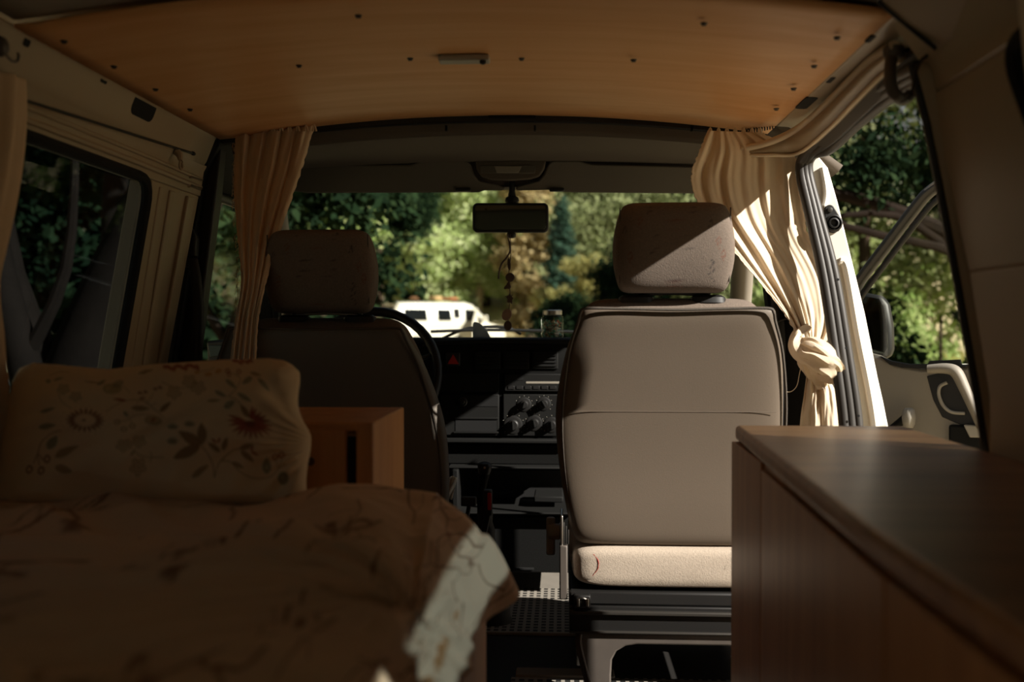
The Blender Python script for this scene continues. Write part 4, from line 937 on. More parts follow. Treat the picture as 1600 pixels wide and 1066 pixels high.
# side wire above the left window
wire = thing('curtain_wire', 'thin black curtain wire stretched above the left side window', 'curtain wire', (-.88, 2.0, 1.2))
a = PX(40, 157, -.868); b = PX(302, 240, -.868)
tube('wire', [a + (a - b) * .6, a, b], .0028, 'black_plastic', wire, sm=0, seg=8)
lathe('end_stop', [(.004, -.006), (.005, 0), (.004, .006)], b, 'black_plastic', wire, 'Y', 12)
c = PX(283, 257, -.862); bm = bmesh.new(); add_tube(bm, [c + Vector((0, .008 * math.cos(a_), -.002 + .009 * math.sin(a_))) for a_ in [math.radians(120 + 300 * k / 14) for k in range(15)]], .003, seg=8, sm=0); obj('eye_hook', bm, 'paint_cream', wire)
bm = bmesh.new(); add_tube(bm, [c + Vector((-.012, 0, .03)), c + Vector((-.004, 0, .022)), c + Vector((0, -.004, .008))], [.009, .008, .005], seg=8, sm=3); obj('hook_base', bm, 'paint_cream', wire)
# coat hook on the left rail
hk = thing('coat_hook', 'small brass-coloured hook on the left roof rail near the rear', 'hook', PX(5, 75, -.85))
c = PX(4, 72, -.84); lathe('back_plate', [(.013, -.012), (.016, -.004), (.012, .004), (.004, .008)], c, 'metal_frame', hk, 'X', 20)
tube('hook', [PX(x, y, -.828) for x, y in ((4, 76), (10, 86), (18, 95), (26, 96), (29, 89), (28, 82))], .0022, 'metal_frame', hk, sm=4, seg=8)
# dark hose and cable by the rear top corner of the door
ho = thing('roof_hose', 'brown-black rubber hose curling down from the door header corner', 'hose', PY(1392, 90, 1.62))
tube('hose', [PY(x, y, Y) for x, y, Y in ((1398, 76, 1.62), (1392, 96, 1.61), (1391, 118, 1.60), (1393, 136, 1.60), (1400, 149, 1.60), (1412, 155, 1.61), (1422, 148, 1.62))], .0095, 'metal_frame', ho, sm=5, seg=14)
lathe('cap', [(.012, -.012), (.016, -.006), (.016, .006), (.010, .012)], PY(1396, 80, 1.615), 'metal_frame', ho, 'Z')
ca_ = thing('roof_cable', 'thin black cable clipped across the right rear roof corner', 'cable', PY(1455, 82, 1.5))
tube('cable', [PY(x, y, Y) for x, y, Y in ((1640, -45, 1.36), (1570, 5, 1.44), (1500, 56, 1.5), (1458, 82, 1.505), (1440, 94, 1.50), (1431, 112, 1.495), (1428, 132, 1.495), (1420, 152, 1.50), (1408, 160, 1.52))], .0026, 'black_plastic', ca_, sm=5, seg=8)
lathe('clip', [(.003, -.006), (.007, -.003), (.007, .003), (.003, .006)], PY(1455, 83, 1.50), 'black_plastic', ca_, 'Y', 12)

# ================================================================== FURNITURE
# right-hand kitchen cabinet and its worktop
kc = thing('kitchen_cabinet', 'tall brown wooden cabinet standing along the sliding door on the right', 'cabinet', (.45, 1.0, 0))
def body(xf): return xf
prism('carcass', [(.322, 1.84, .0), (.60, 1.84, 0), (.60, .1, 0), (.296, .1, 0), (.296, .9, 0)], (0, 0, .604), 'wood_cabinet', kc, .003)
prism('corner_stile', [(.310, 1.85, 0), (.330, 1.85, 0), (.330, 1.578, 0), (.310, 1.578, 0)], (0, 0, .608), 'wood_cabinet', kc, .002)
d = prism('door', [(.309, 1.570, .03), (.322, 1.570, .03), (.300, .90, .03), (.285, .90, .03)], (0, 0, .566), 'wood_cabinet', kc, .002)
prism('door', [(.285, .893, .03), (.300, .893, .03), (.300, .2, .03), (.285, .2, .03)], (0, 0, .566), 'wood_cabinet', kc, .002)
wt = prism('worktop', [(.322, 1.862, .609), (.318, 1.855, .609), (.275, .9, .609), (.275, .08, .609), (.615, .08, .609), (.625, 1.862, .609)], (0, 0, .028), 'wood_worktop', None, .010, 4)
tag(wt, 'dark varnished wooden worktop with rounded edges lying on the right-hand cabinet', 'worktop')
bmw = box('sun_strip', .50, .622, 1.862, 1.878, .612, .633, 'wood_box', wt, .004)  # lighter wood standing for the strip of sun on the worktop's far edge
# left bedside box
bx = thing('bedside_box', 'orange-brown wooden box behind the driver seat at the head of the bed', 'box', (-.46, 1.76, 0))
box('carcass', -.80, -.312, 1.615, 1.91, .0, .645, 'wood_box', bx, .003)
box('lid', -.80, -.309, 1.608, 1.915, .647, .663, 'wood_box', bx, .004)
box('front_panel', -.80, -.352, 1.597, 1.612, .10, .652, 'wood_box', bx, .003)
box('side_panel', -.336, -.308, 1.598, 1.915, .0, .6635, 'wood_box', bx, .003)
box('shadow_gap', -.351, -.337, 1.606, 1.612, .10, .640, 'void', bx, 0)
lathe('screw_cap', [(.007, 0), (.007, -.0015), (.004, -.0022)], (-.41, 1.597, .60), 'wood_dark_edge', bx, 'Y', 16)
# bed base
bed = thing('bed_base', 'wooden bed base along the left wall with an orange side board', 'bed', (-.53, .7, 0))
box('side_board', -.142, -.122, -.3, 1.575, 0, .49, 'wood_box', bed, .003); box('slat_deck', -.93, -.143, -.3, 1.57, .28, .30, 'wood_box', bed, .003)
box('end_board', -.93, -.143, 1.555, 1.575, 0, .46, 'wood_cabinet', bed, .003)
box('inner_board', -.165, -.150, -.3, 1.55, 0, .28, 'wood_dark_edge', bed, .003)
bm = bmesh.new(); add_box(bm, -.925, -.165, -.28, 1.53, .302, .50); mt = obj('mattress', bm, 'mattress', None, True, .04, 4)
tag(mt, 'pale mattress lying on the bed base under the peach duvet', 'mattress')

# duvet
prof_d = [(0, -.90, .548), (.25, -.72, .552), (.50, -.48, .558), (.70, -.30, .566), (.80, -.215, .562), (.88, -.155, .535), (.94, -.118, .495), (1.0, -.092, .448)]
pd = smoothpath([(x, 0, z) for _, x, z in prof_d], 8)
def duvet(u, v):
    i = u * (len(pd) - 1); k = min(int(i), len(pd) - 2); p = pd[k].lerp(pd[k + 1], i - k)
    y = -.25 + 1.79 * v; e = sstep(.6, 1, u)
    x = p.x; z = p.z
    # front end turns down behind the pillow / at the corner
    fr = sstep(1.43, 1.56, y); z -= .065 * fr * (1 if True else 0) * (1 - .4 * e)
    z += .022 * math.exp(-((x + .30) / .12) ** 2 - ((y - 1.40) / .12) ** 2)
    z -= .004 * sstep(1.2, 1.4, y) * sstep(-.4, -.5, x)
    # hem flares at the front corner
    x += e * (.026 * math.exp(-((y - 1.41) / .07) ** 2) - .020 * sstep(1.36, 1.24, y) + .004 * math.sin(y * 17 + 1) + .003 * math.sin(y * 41))
    z += e * (-.012 * math.exp(-((y - 1.38) / .07) ** 2) + .006 * math.sin(y * 23))
    q = Vector((x * 3.1, y * 3.1, 1.7))
    w = .020 * noise.noise(q) + .010 * noise.noise(q * 2.3 + Vector((5, 0, 0)))
    # long folds running across the bed and fanning to the corner
    a = math.atan2(y - 1.0, x + .15); r_ = noise.noise(Vector((a * 5.5, math.hypot(x + .15, y - 1.0) * .9, 4)))
    w += .022 * (1 - abs(r_) * 2.2) * .55
    w += .011 * (1 - 2.4 * abs(noise.noise(Vector((x * 2.0 + y * 1.2, y * 7.5, 8)))))
    w += .0035 * noise.noise(Vector((x * 22, y * 30, 2)))
    k = 1 - .75 * sstep(.7, .9, u)
    return (x + (w * .5 if u > .8 else 0), y, z + w * k - .006)
cvd = Canvas(900, 1000); rd = random.Random(11); bc = (.36, .25, .20)
for k in range(170):
    x, y = rd.uniform(0, 900), rd.uniform(0, 1000); a = rd.uniform(0, 6.28); L = rd.uniform(30, 95)
    pts = [(x, y)]
    for j in range(4): a += rd.uniform(-.7, .7); x += L / 3 * math.cos(a); y += L / 3 * math.sin(a); pts.append((x, y))
    cvd.line(pts, rd.uniform(2.2, 4.6), bc, .8)
    if rd.random() < .6:
        b = rd.choice(pts[1:-1]); a2 = a + rd.choice((-1, 1)) * rd.uniform(.6, 1.2)
        cvd.line([b, (b[0] + 25 * math.cos(a2), b[1] + 25 * math.sin(a2)), (b[0] + 45 * math.cos(a2 + .3), b[1] + 45 * math.sin(a2 + .3))], 2.4, bc, .6)
    if rd.random() < .3:
        for j in range(5): cvd.leaf(pts[-1][0], pts[-1][1], rd.uniform(10, 20), 4, rd.uniform(0, 6.28), bc, .65)
# u is uneven in x, fine for printed cloth
dv = grid('duvet', duvet, 320, 420, 'duvet_cotton', None, .012, -1, pattern=lambda u, v: cvd.sample(u, v))
tag(dv, 'peach cotton duvet printed with brown sprigs, hanging over the edge of the bed', 'duvet')

# pillow
cvp = Canvas(1000, 446)
def SX(px): return (px + 15) * 2
def SY(py): return (py - 562) * 2
RED = (.42, .10, .09); DRED = (.26, .08, .07); BLU = (.36, .42, .42); BRN = (.36, .28, .20); TAN = (.80, .60, .42); GRY = (.48, .42, .34); DOT = (.62, .70, .68)
def lf(px, py, px2, py2, w, col, dot=None, al=.9):
    a = math.atan2(SY(py2) - SY(py), SX(px2) - SX(px)); L = math.hypot(SY(py2) - SY(py), SX(px2) - SX(px)); cvp.leaf(SX(px), SY(py), L, w, a, col, al, dot)
def ln(pts, w=2.2, col=BRN, al=.85): cvp.line([(SX(x), SY(y)) for x, y in pts], w, col, al)
def ring(px, py, r, col): cvp.ell(SX(px), SY(py), r * 2, r * 1.8, 0, col, .9, .45)
def rosette(px, py, r, col):
    for k in range(5):
        a = k * 1.2566 + .3; cvp.ell(SX(px) + r * 1.15 * math.cos(a), SY(py) + r * math.sin(a), r * .62, r * .55, 0, col, .8, .55)
    cvp.ell(SX(px), SY(py), r * .35, r * .3, 0, col, .8)
for k in range(20):
    a = 2 * math.pi * k / 20; cvp.leaf(SX(118) + 34 * math.cos(a), SY(661) + 22 * math.sin(a), 34 - 8 * abs(math.sin(a)), 4.2, math.atan2(math.sin(a) * .75, math.cos(a)), DRED, .92)
    cvp.ell(SX(118) + 80 * math.cos(a + .15), SY(661) + 54 * math.sin(a + .15), 2, 2, 0, GRY, .6)
cvp.ell(SX(116), SY(661), 6, 4, 0, DRED)
# carnation at the right
for a0, L in ((-75, 46), (-62, 44), (-40, 44), (-22, 52), (-5, 56), (12, 60), (25, 62), (40, 60), (58, 52), (76, 50), (95, 50), (115, 50), (135, 56), (150, 60), (170, 62), (185, 64), (200, 62)):
    a = math.radians(a0); cvp.leaf(SX(393) + 14 * math.cos(a), SY(664) + 10 * math.sin(a), L, 6.0, a, RED, .9)
for k in range(5): cvp.leaf(SX(393), SY(662), 26, 6, math.radians(30 + 30 * k), DRED, .9)
lf(393, 656, 380, 634, 10, BRN)
for q in ((357, 595, 375, 609, 8, BLU), (404, 592, 385, 602, 9, BLU), (401, 584, 420, 590, 7, GRY), (413, 594, 433, 614, 8, BLU), (376, 616, 400, 630, 8, BLU), (352, 640, 371, 628, 11, BLU), (337, 612, 357, 622, 7, BLU), (323, 628, 347, 627, 6, GRY)): lf(*q, dot=DOT if q[5] is BLU else None)
ln([(378, 585), (382, 596), (374, 610), (361, 621), (371, 625), (381, 634)]); ln([(361, 582), (372, 585), (378, 590)]); ring(362, 580, 4.5, RED); ring(364, 587, 4, RED); ring(382, 582, 4.5, RED)
# central spray
for q in ((309, 703, 272, 681, 17, BRN), (310, 703, 312, 665, 16, BRN), (308, 705, 265, 724, 17, BRN), (297, 748, 323, 731, 9, GRY), (341, 713, 321, 699, 9, BRN), (345, 711, 352, 690, 9, BRN), (360, 727, 380, 735, 7, GRY), (372, 708, 396, 700, 9, BRN), (374, 711, 396, 726, 9, BRN)): lf(*q)
for q in ((335, 700, 326, 692), (337, 700, 341, 690), (390, 710, 396, 703), (391, 711, 403, 717)): lf(*q, 4, RED)
for cx_, cy_ in ((264, 674), (292, 669), (263, 699)):
    for k in range(5): cvp.leaf(SX(cx_), SY(cy_) + 6, 24, 5, math.radians(-150 + 30 * k), BLU, .85)
ln([(310, 704), (322, 718), (330, 732), (333, 747), (337, 733), (346, 722), (362, 710), (372, 708)], 3); ln([(343, 725), (358, 727), (375, 741), (400, 748), (424, 745), (438, 733), (448, 728)], 2.4); ln([(430, 722), (436, 733)], 2); ln([(441, 720), (438, 732)], 2)
cvp.leaf(SX(416), SY(742), 46, 15, -math.pi / 2, BLU, .9, DOT); cvp.ell(SX(445), SY(747), 19, 17, .4, BLU, .9); cvp.ell(SX(444), SY(746), 4, 4, 0, DOT)
ring(430, 718, 5, RED); ring(440, 715, 5, RED)
# lower left
ln([(80, 682), (62, 690), (50, 706), (47, 722), (42, 734)], 3, DRED, .7); ln([(47, 722), (56, 730)], 2.5, DRED); ln([(46, 724), (52, 736)], 2.5, DRED)
ring(37, 742, 5.5, DRED); ring(56, 743, 5.5, DRED); ring(63, 729, 5.5, DRED)
lf(62, 717, 74, 692, 16, BLU); lf(75, 726, 112, 709, 12, GRY); lf(77, 738, 106, 744, 10, GRY)
# middle rosettes
rosette(184, 706, 15, GRY); rosette(208, 699, 15, GRY); rosette(210, 736, 16, GRY); ln([(200, 712), (214, 722), (250, 723)], 2.6, GRY); ln([(227, 716), (231, 722), (228, 729)], 2.4, GRY)
lf(196, 722, 204, 712, 4, GRY)
# upper left pieces
rosette(76, 605, 13, BLU); rosette(98, 617, 13, BLU); ln([(68, 612), (76, 628), (95, 641)], 2.2, BLU); cvp.ell(SX(48), SY(592), 9, 8, 0, BLU, .8); ln([(48, 582), (62, 574), (80, 573)], 2, GRY)
lf(41, 650, 66, 640, 7, BLU); lf(42, 678, 70, 672, 11, BLU); lf(57, 590, 74, 583, 4, BLU)
lf(110, 588, 148, 590, 3, GRY); lf(133, 594, 148, 582, 6, BLU); cvp.ell(SX(160), SY(600), 34, 20, .1, (.52, .54, .44), .75); cvp.ell(SX(170), SY(592), 20, 14, -.4, BLU, .6); cvp.ell(SX(152), SY(599), 8, 7, 0, (.9, .85, .75), .7); ln([(178, 597), (186, 603), (190, 610)], 2, GRY)
# sprig in the middle
ln([(152, 643), (168, 631), (184, 624), (205, 623), (222, 630), (236, 643), (250, 656)], 2.4); lf(186, 624, 162, 619, 5, RED)
for q in ((222, 630, 232, 612), (222, 628, 212, 612), (208, 623, 203, 630), (228, 634, 237, 629)): ln([(q[0], q[1]), (q[2], q[3])], 2)
for cx_, cy_ in ((208, 611), (218, 610), (235, 606), (243, 604), (212, 621)): cvp.ell(SX(cx_), SY(cy_), 8, 5, .3, DRED, .75)
lf(194, 637, 226, 640, 10, GRY); lf(182, 643, 190, 654, 6, BLU); lf(243, 646, 262, 628, 9, BRN)
ln([(172, 663), (188, 660), (200, 652), (225, 650)], 2.2); ln([(193, 659), (196, 666)], 2); ring(172, 663, 5.5, GRY); ring(183, 677, 5.5, GRY); ring(197, 671, 5.5, GRY)
cvp.ell(SX(232), SY(661), 30, 19, .1, GRY, .7); cvp.ell(SX(233), SY(661), 12, 8, .2, TAN, .8); lf(228, 664, 237, 656, 3.5, DRED)
rosette(267, 613, 15, GRY); rosette(294, 595, 15, GRY); rosette(309, 606, 15, GRY); ln([(245, 594), (262, 602), (280, 606), (300, 604)], 2.4, GRY)
for k in range(9): cvp.ell(SX(254 + 7 * k), SY(568 + (k % 3) * 2), 11, 7, k, RED, .85)
for k in range(5): cvp.ell(SX(382 + 7 * k), SY(564 + (k % 2) * 3), 10, 6, k, RED, .85)
ln([(305, 578), (325, 578), (340, 574)], 2.2, GRY); cvp.ell(SX(308), SY(580), 10, 7, 0, TAN); cvp.ell(SX(328), SY(585), 14, 8, 0, TAN); cvp.ell(SX(346), SY(580), 13, 8, -.3, TAN)
lf(203, 576, 232, 571, 6, GRY); lf(212, 578, 222, 570, 5, GRY)
def pillow(u, v):
    front = v < .5; q = v * 2 if front else (1 - v) * 2      # top to bottom, then back up
    L = pl([(0, 30, 568), (.1, 20, 588), (.35, 12, 635), (.7, 0, 700), (1, -14, 790)], q); R = pl([(0, 452, 566), (.06, 463, 578), (.15, 467, 596), (.3, 471, 630), (.42, 474, 655), (.55, 481, 680), (.8, 484, 740), (.93, 482, 775), (1, 470, 792)], q)
    px = L[0] + (R[0] - L[0]) * u; py = L[1] + (R[1] - L[1]) * u
    top = (1 - q) ** 2; py += top * (pl([(0, 8), (.05, -1), (.13, 2), (.33, 10), (.5, 2), (.75, -4), (.92, -6), (.97, -3), (1, 4)], u)[0]); px += 5 * math.sin(q * 12 + 1) * max(0, u - .85) / .15
    th = .088 * (max(0, 4 * u * (1 - u)) ** .42) * (max(0, 4 * q * (1 - q)) ** .42)
    Y = 1.475 + .075 * (1 - q)
    w = .016 * noise.noise(Vector((u * 4.5, q * 3, 3))) + .007 * noise.noise(Vector((u * 11 + q * 5, q * 6, 9))) - .010 * (1 - 2.2 * abs(noise.noise(Vector((u * 3 - q * 2.4, q * 2 + u, 5)))))
    # corner creases
    w += .0025 * math.sin(24 * math.atan2(q - .62, 1.04 - u)) * math.exp(-((u - .95) / .10) ** 2) * (1 if u < .995 else 0)
    edge = min(1, 14 * min(u, 1 - u, q, 1 - q) + .0)
    return PY(px, py, Y + (-(th) + w * edge if front else th * .6))
pw = grid('pillow', pillow, 420, 400, 'pillow_cotton', None, pattern=lambda u, v: cvp.sample(u, np.where(v < .5, v * 2, (1 - v) * 2)))
tag(pw, 'plump cream pillow printed with red flowers and grey leaves, leaning at the bed head', 'pillow')

# ================================================================== DOORS STANDING OPEN, OUTSIDE THE BODY
# sliding door slid back along the flank
bm = bmesh.new(); xo = lambda z: xr(z) + .175
sidegrid(bm, xo, .40, 1.80, -.05, .72, .40, 1.80, s=1); sidegrid(bm, xo, .40, 1.80, 1.13, 1.34, .40, 1.79, s=1)
sidegrid(bm, xo, .40, .46, .72, 1.13, s=1); sidegrid(bm, xo, 1.69, 1.765, .72, 1.13, 1.67, 1.78, s=1)
d1 = struct(obj('door_1', bm, 'dash_grey', None, True, .004))
bm = bmesh.new(); sidegrid(bm, lambda z: xr(z) + .20, .45, 1.70, .71, 1.14, .45, 1.65, t=.004, s=1); obj('pane', bm, 'tinted_glass', d1, False)
# front passenger door swung wide open
DP0 = Vector((.71, 3.14, 0)); DN = Vector((.52, .85, 0)).normalized()
def D(px, py, off=0.0): return PP(px, py, DP0 + DN * off, DN)
def Dz(px, py, z, off=0.0): p = D(px, py, off); p.z = z; return p
d3 = sempty('door_3', tuple(Dz(1300, 600, 0)))
def dpoly(name, pts, off, th, m, par, bev=.004, low=None):
    P = [D(x, y, off) for x, y in pts]
    if low is not None: P = [p if k not in low else Vector((p.x, p.y, low[k])) for k, p in enumerate(P)]
    return prism(name, P, DN * th, m, par, bev)
dpoly('door_skin', [(1250, 600), (1330, 560), (1375, 565), (1410, 572), (1720, 562), (1720, 760), (1250, 760)], .045, .03, 'paint_white', d3, .006, {5: -.05, 6: -.05})
tp = dpoly('trim_panel', [(1330, 545), (1372, 556), (1400, 570), (1440, 577), (1560, 570), (1720, 566), (1720, 760), (1330, 760)], .0, .045, 'grey_plastic', d3, .010, {6: .05, 7: .05})
dpoly('belt_strip', [(1374, 556), (1392, 564), (1420, 569), (1449, 569), (1452, 564), (1500, 562), (1502, 570), (1720, 562), (1720, 570), (1503, 575), (1450, 577), (1410, 575), (1390, 570)], -.006, .016, 'black_plastic', tp, .002)
dpoly('handle_recess', [(1448, 588), (1472, 582), (1495, 586), (1520, 640), (1538, 668), (1500, 664), (1472, 652), (1458, 625)], -.003, .006, 'black_plastic', tp, .002)
gh = bmesh.new(); add_tube(gh, [D(x, y, -.035) for x, y in ((1450, 577), (1478, 576), (1494, 582), (1506, 605), (1522, 640), (1534, 668))], [.016, .019, .021, .019, .017, .016], sm=5, seg=14, flat=.8); obj('grab_handle', gh, 'grey_plastic', tp)
tube('inner_trim_ring', [D(x, y, -.012) for x, y in ((1480, 598), (1469, 604), (1467, 617), (1474, 634), (1487, 644), (1508, 646))], .005, 'lamp_plastic', tp, sm=5, seg=8)
dpoly('lower_pocket', [(1482, 664), (1540, 668), (1545, 682), (1720, 684), (1720, 760), (1482, 760)], -.02, .03, 'dash_grey', tp, .006, {4: .2, 5: .2})
dpoly('pull_cap', [(1505, 664), (1535, 666), (1543, 684), (1515, 684)], -.03, .02, 'lamp_plastic', tp, .003)
wc = bmesh.new(); add_tube(wc, [D(1372, 688, -.02), D(1392, 672, -.03), D(1416, 652, -.045)], [.016, .012, .012], sm=4, seg=12); cr2 = obj('window_crank', wc, 'dash_grey', tp)
c = D(1420, 652, -.05); lathe('crank_knob', [(.012, -.03), (.017, -.02), (.019, 0), (.016, .02), (.010, .026)], c, 'lamp_plastic', cr2, 'Z', 18)
fp = [D(x, y, .02) for x, y in ((1326, 470), (1345, 437), (1388, 380), (1430, 325), (1450, 302), (1475, 288), (1540, 276), (1720, 268))]
fb = bmesh.new(); add_tube(fb, fp, .030, sm=4, seg=12, flat=.55); wf = obj('window_frame', fb, 'seal_grey', d3)
tube('frame_lip', [p + Vector((-.004, -.022, .012)) for p in fp], .007, 'grey_plastic', wf, sm=4)
tube('frame_channel', [D(x, y, .0) for x, y in ((1336, 480), (1357, 447), (1400, 390), (1442, 335), (1462, 314), (1482, 303), (1540, 294), (1720, 288))], .009, 'black_plastic', wf, sm=4)
tube('rear_frame', [D(1712, 270, .02), D(1716, 566, .02)], .022, 'seal_grey', wf, sm=0)
dpoly('pane', [(1330, 560), (1335, 478), (1357, 448), (1400, 392), (1444, 336), (1470, 312), (1720, 288), (1720, 570), (1400, 575)], .02, .004, 'clear_glass', d3, 0)
dm = dpoly('door_mirror', [(1340, 462), (1352, 458), (1376, 462), (1386, 476), (1392, 510), (1393, 545), (1389, 558), (1376, 562), (1350, 556), (1340, 548)], .09, .05, 'black_plastic', d3, .012)
dpoly('mirror_face', [(1342, 466), (1354, 463), (1374, 467), (1381, 480), (1386, 510), (1387, 544), (1382, 553), (1352, 549), (1342, 545)], .087, .003, 'mirror_glass', dm, .001)
tube('mirror_arm', [D(1376, 560, .11), D(1366, 575, .07)], .012, 'black_plastic', dm, sm=0)
# left outside mirror
lm = thing('door_mirror', 'black outside mirror low in the driver side window', 'mirror', (-1.12, 2.95, .72))
prism('mirror_housing', [PY(x, y, 2.98) for x, y in ((322, 533), (350, 530), (360, 536), (362, 566), (356, 576), (324, 574))], (0, .05, 0), 'black_plastic', lm, .008)
prism('mirror_face', [PY(x, y, 2.975) for x, y in ((325, 540), (348, 540), (352, 545), (345, 556), (328, 558))], (0, .004, 0), 'mirror_glass', lm, .001)
tube('mirror_arm', [PY(352, 556, 3.0), (xl(.7) - .05, 3.05, .70)], .014, 'black_plastic', lm, sm=0)

# ================================================================== OUTSIDE
def gz(x, y):
    r = 0
    z = -.42 + .006 * max(0, y - 6)
    z += 9.0 * sstep(48, 85, y + .10 * x) + 7.0 * sstep(13, 32, -x) * sstep(-5, 8, y) + 6.0 * sstep(20, 50, x) * sstep(2, 26, y)
    return z
def terrain(u, v):
    x = -70 + 140 * u; y = -14 + 124 * v; k = noise.noise(Vector((x * .13, y * .13, 0)))
    return (x, y, gz(x, y) + .12 * k * min(1, max(0, (math.hypot(x, y) - 5) / 8)))
m = mat('ground_earth', '#c4b28c', .95, var=.2, scale=.9, bump=.6, bscale=12)
struct(grid('ground', terrain, 140, 124, 'ground_earth'))

def leaves(name, blobs, n, size, m, parent, seed=0, droop=0):
    """one crown: leaves scattered through overlapping ellipsoids, every leaf a small bent quad"""
    rs = np.random.RandomState(seed); B = np.array([b[:6] for b in blobs], dtype=float); wgt = (B[:, 3] * B[:, 4] * B[:, 5]) ** .67; wgt /= wgt.sum()
    idx = rs.choice(len(B), n, p=wgt); d = rs.normal(size=(n, 3)); d /= np.linalg.norm(d, axis=1)[:, None]
    r = rs.rand(n) ** .45 * (1 + .18 * np.sin(5 * d[:, 0] + 7 * d[:, 2]) + .12 * rs.normal(size=n))
    c = B[idx, :3] + d * B[idx, 3:6] * r[:, None]
    a = rs.normal(size=(n, 3)); a[:, 2] -= droop; a /= np.linalg.norm(a, axis=1)[:, None]
    nr = rs.normal(size=(n, 3)) + np.array([1.1, -.55, .9])        # leaves turn towards the light
    b = np.cross(nr, a); b /= np.linalg.norm(b, axis=1)[:, None]; a = np.cross(b, nr); a /= np.linalg.norm(a, axis=1)[:, None]; b /= np.linalg.norm(b, axis=1)[:, None]
    s = size * (.6 + .8 * rs.rand(n))[:, None]
    V = np.stack([c - a * s, c + b * s * .45, c + a * s, c - b * s * .45], axis=1).reshape(-1, 3)
    me = bpy.data.meshes.new(name); me.vertices.add(4 * n); me.vertices.foreach_set('co', V.ravel()); me.loops.add(4 * n); me.loops.foreach_set('vertex_index', np.arange(4 * n, dtype=np.int32))
    me.polygons.add(n); me.polygons.foreach_set('loop_start', np.arange(0, 4 * n, 4, dtype=np.int32)); me.update(); me.validate()
    return link(name, me, m, parent, False)
def trunk(name, base, pts, r0, r1, m, parent, limbs=()):
    bm = bmesh.new(); P = [Vector(base) + Vector(p) for p in [(0, 0, -.3)] + list(pts)]; add_tube(bm, P, [r0 * 1.2, r0, (r0 + r1) / 2, r1], seg=12, sm=5)
    o = obj(name, bm, m, parent)
    for L in limbs:
        bm = bmesh.new(); add_tube(bm, [Vector(base) + Vector(p) for p in L[:-1]], [L[-1], L[-1] * .35], seg=8, sm=4); obj('branch', bm, m, o)
    return o
def tree(name, label, px, Y, blobs, n, size, leafm, bark='bark', r=.16, seed=0, cat='tree', group=None, limbs=(), htr=None, droop=0, lean=0):
    """blobs given as (dx, dy, height of centre, rx, ry, rz) round the foot of the tree"""
    if Y > 15: n = int(n * 1.9); size *= .66
    p = PY(px, 510, Y); x = p.x; z = gz(x, Y); t = thing(name, label, cat, (x, Y, z), group)
    top = max(b[2] for b in blobs)
    if bark: trunk('trunk', (x, Y, z), [(0, 0, 0), (lean * .4, 0, top * .4), (lean, 0, (htr or top))], r, r * .4, bark, t, limbs)
    leaves('crown', [(x + b[0], Y + b[1], z + b[2], b[3], b[4], b[5]) for b in blobs], n, size, leafm, t, seed, droop)
    return t
def cloud(seed, n, w, d, z0, z1, r, taper=.5):
    rd = random.Random(seed); o = []
    for _ in range(n):
        k = rd.random(); z = z0 + (z1 - z0) * k; q = 1 - taper * abs(2 * k - .8) ** 1.5
        o.append((rd.uniform(-w, w) * q, rd.uniform(-d, d) * q, z, r * rd.uniform(.6, 1.15), r * rd.uniform(.6, 1.15), r * rd.uniform(.5, .9)))
    return o
G = 'trees of the wood beyond the clearing'
# woodland seen through the windscreen, left to right
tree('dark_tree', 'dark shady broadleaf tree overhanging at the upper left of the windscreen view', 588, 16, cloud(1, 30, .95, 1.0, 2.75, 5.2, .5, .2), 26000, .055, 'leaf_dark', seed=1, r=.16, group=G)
tree('leafy_tree', 'sunlit leafy green tree seen above the driver headrest', 500, 13, cloud(2, 20, .62, .6, 2.2, 3.3, .36), 9000, .045, 'leaf_green', seed=2, r=.2, group=G)
tree('willow_tree', 'bright yellow-green tree behind the parked white van', 655, 43, cloud(3, 26, 3.0, 2, 1.5, 9, 1.5), 16000, .20, 'leaf_yellowgreen', seed=3, r=.22, group=G)
tree('birch_tree', 'pale-trunked birch with yellow-green leaves behind the van roof', 742, 45, cloud(4, 30, 3.2, 2, 3.2, 10, 1.5), 18000, .19, 'leaf_yellowgreen', 'bark_pale', seed=4, r=.2, group=G, droop=1, lean=.9)
tree('birch_tree', 'leaning pale-barked tree beside the raised tailgate of the far van', 612, 46, cloud(5, 24, 3.0, 2, 3.6, 10, 1.5), 12000, .19, 'leaf_yellowgreen', 'bark_pale', seed=5, r=.26, group=G, lean=.9)
tree('dry_tree', 'rusty brown half-dry tree behind the hanging shells', 826, 43, cloud(6, 34, .85, 1.2, 1.0, 7.2, .85), 14000, .19, 'leaf_dry', seed=6, r=.18, group=G)
tree('willow_tree', 'pale green drooping tree above and right of the rear-view mirror', 850, 52, cloud(7, 30, 4.6, 2.5, 2.2, 11.5, 1.8), 18000, .22, 'leaf_yellowgreen', seed=7, r=.25, group=G, droop=1)
tree('conifer_tree', 'slim blue-green conifer standing right of the hanging shells', 877, 40, [(0, 0, .8 + k * .55, 1.05 * (1 - k / 11) + .12, 1.05 * (1 - k / 11) + .12, .5) for k in range(10)], 8000, .13, 'leaf_conifer', seed=8, r=.1, group=G)
tree('olive_tree', 'grey-green bushy tree left of the passenger headrest', 950, 44, cloud(9, 30, 3.0, 2, 1.6, 8.6, 1.5), 16000, .18, 'leaf_olive', seed=9, r=.2, group=G)
tree('olive_tree', 'grey-green tree mostly behind the passenger headrest and curtain', 1090, 46, cloud(10, 30, 3.4, 2, 1, 9.0, 1.5), 13000, .19, 'leaf_olive', seed=10, r=.2, group=G)
tree('yellow_bush', 'yellow flowering bush at the edge of the dark hedge', 905, 34, cloud(11, 14, 1.5, 1, 1.6, 3.1, .6), 9000, .08, 'leaf_yellow', seed=11, r=.06, cat='bush')
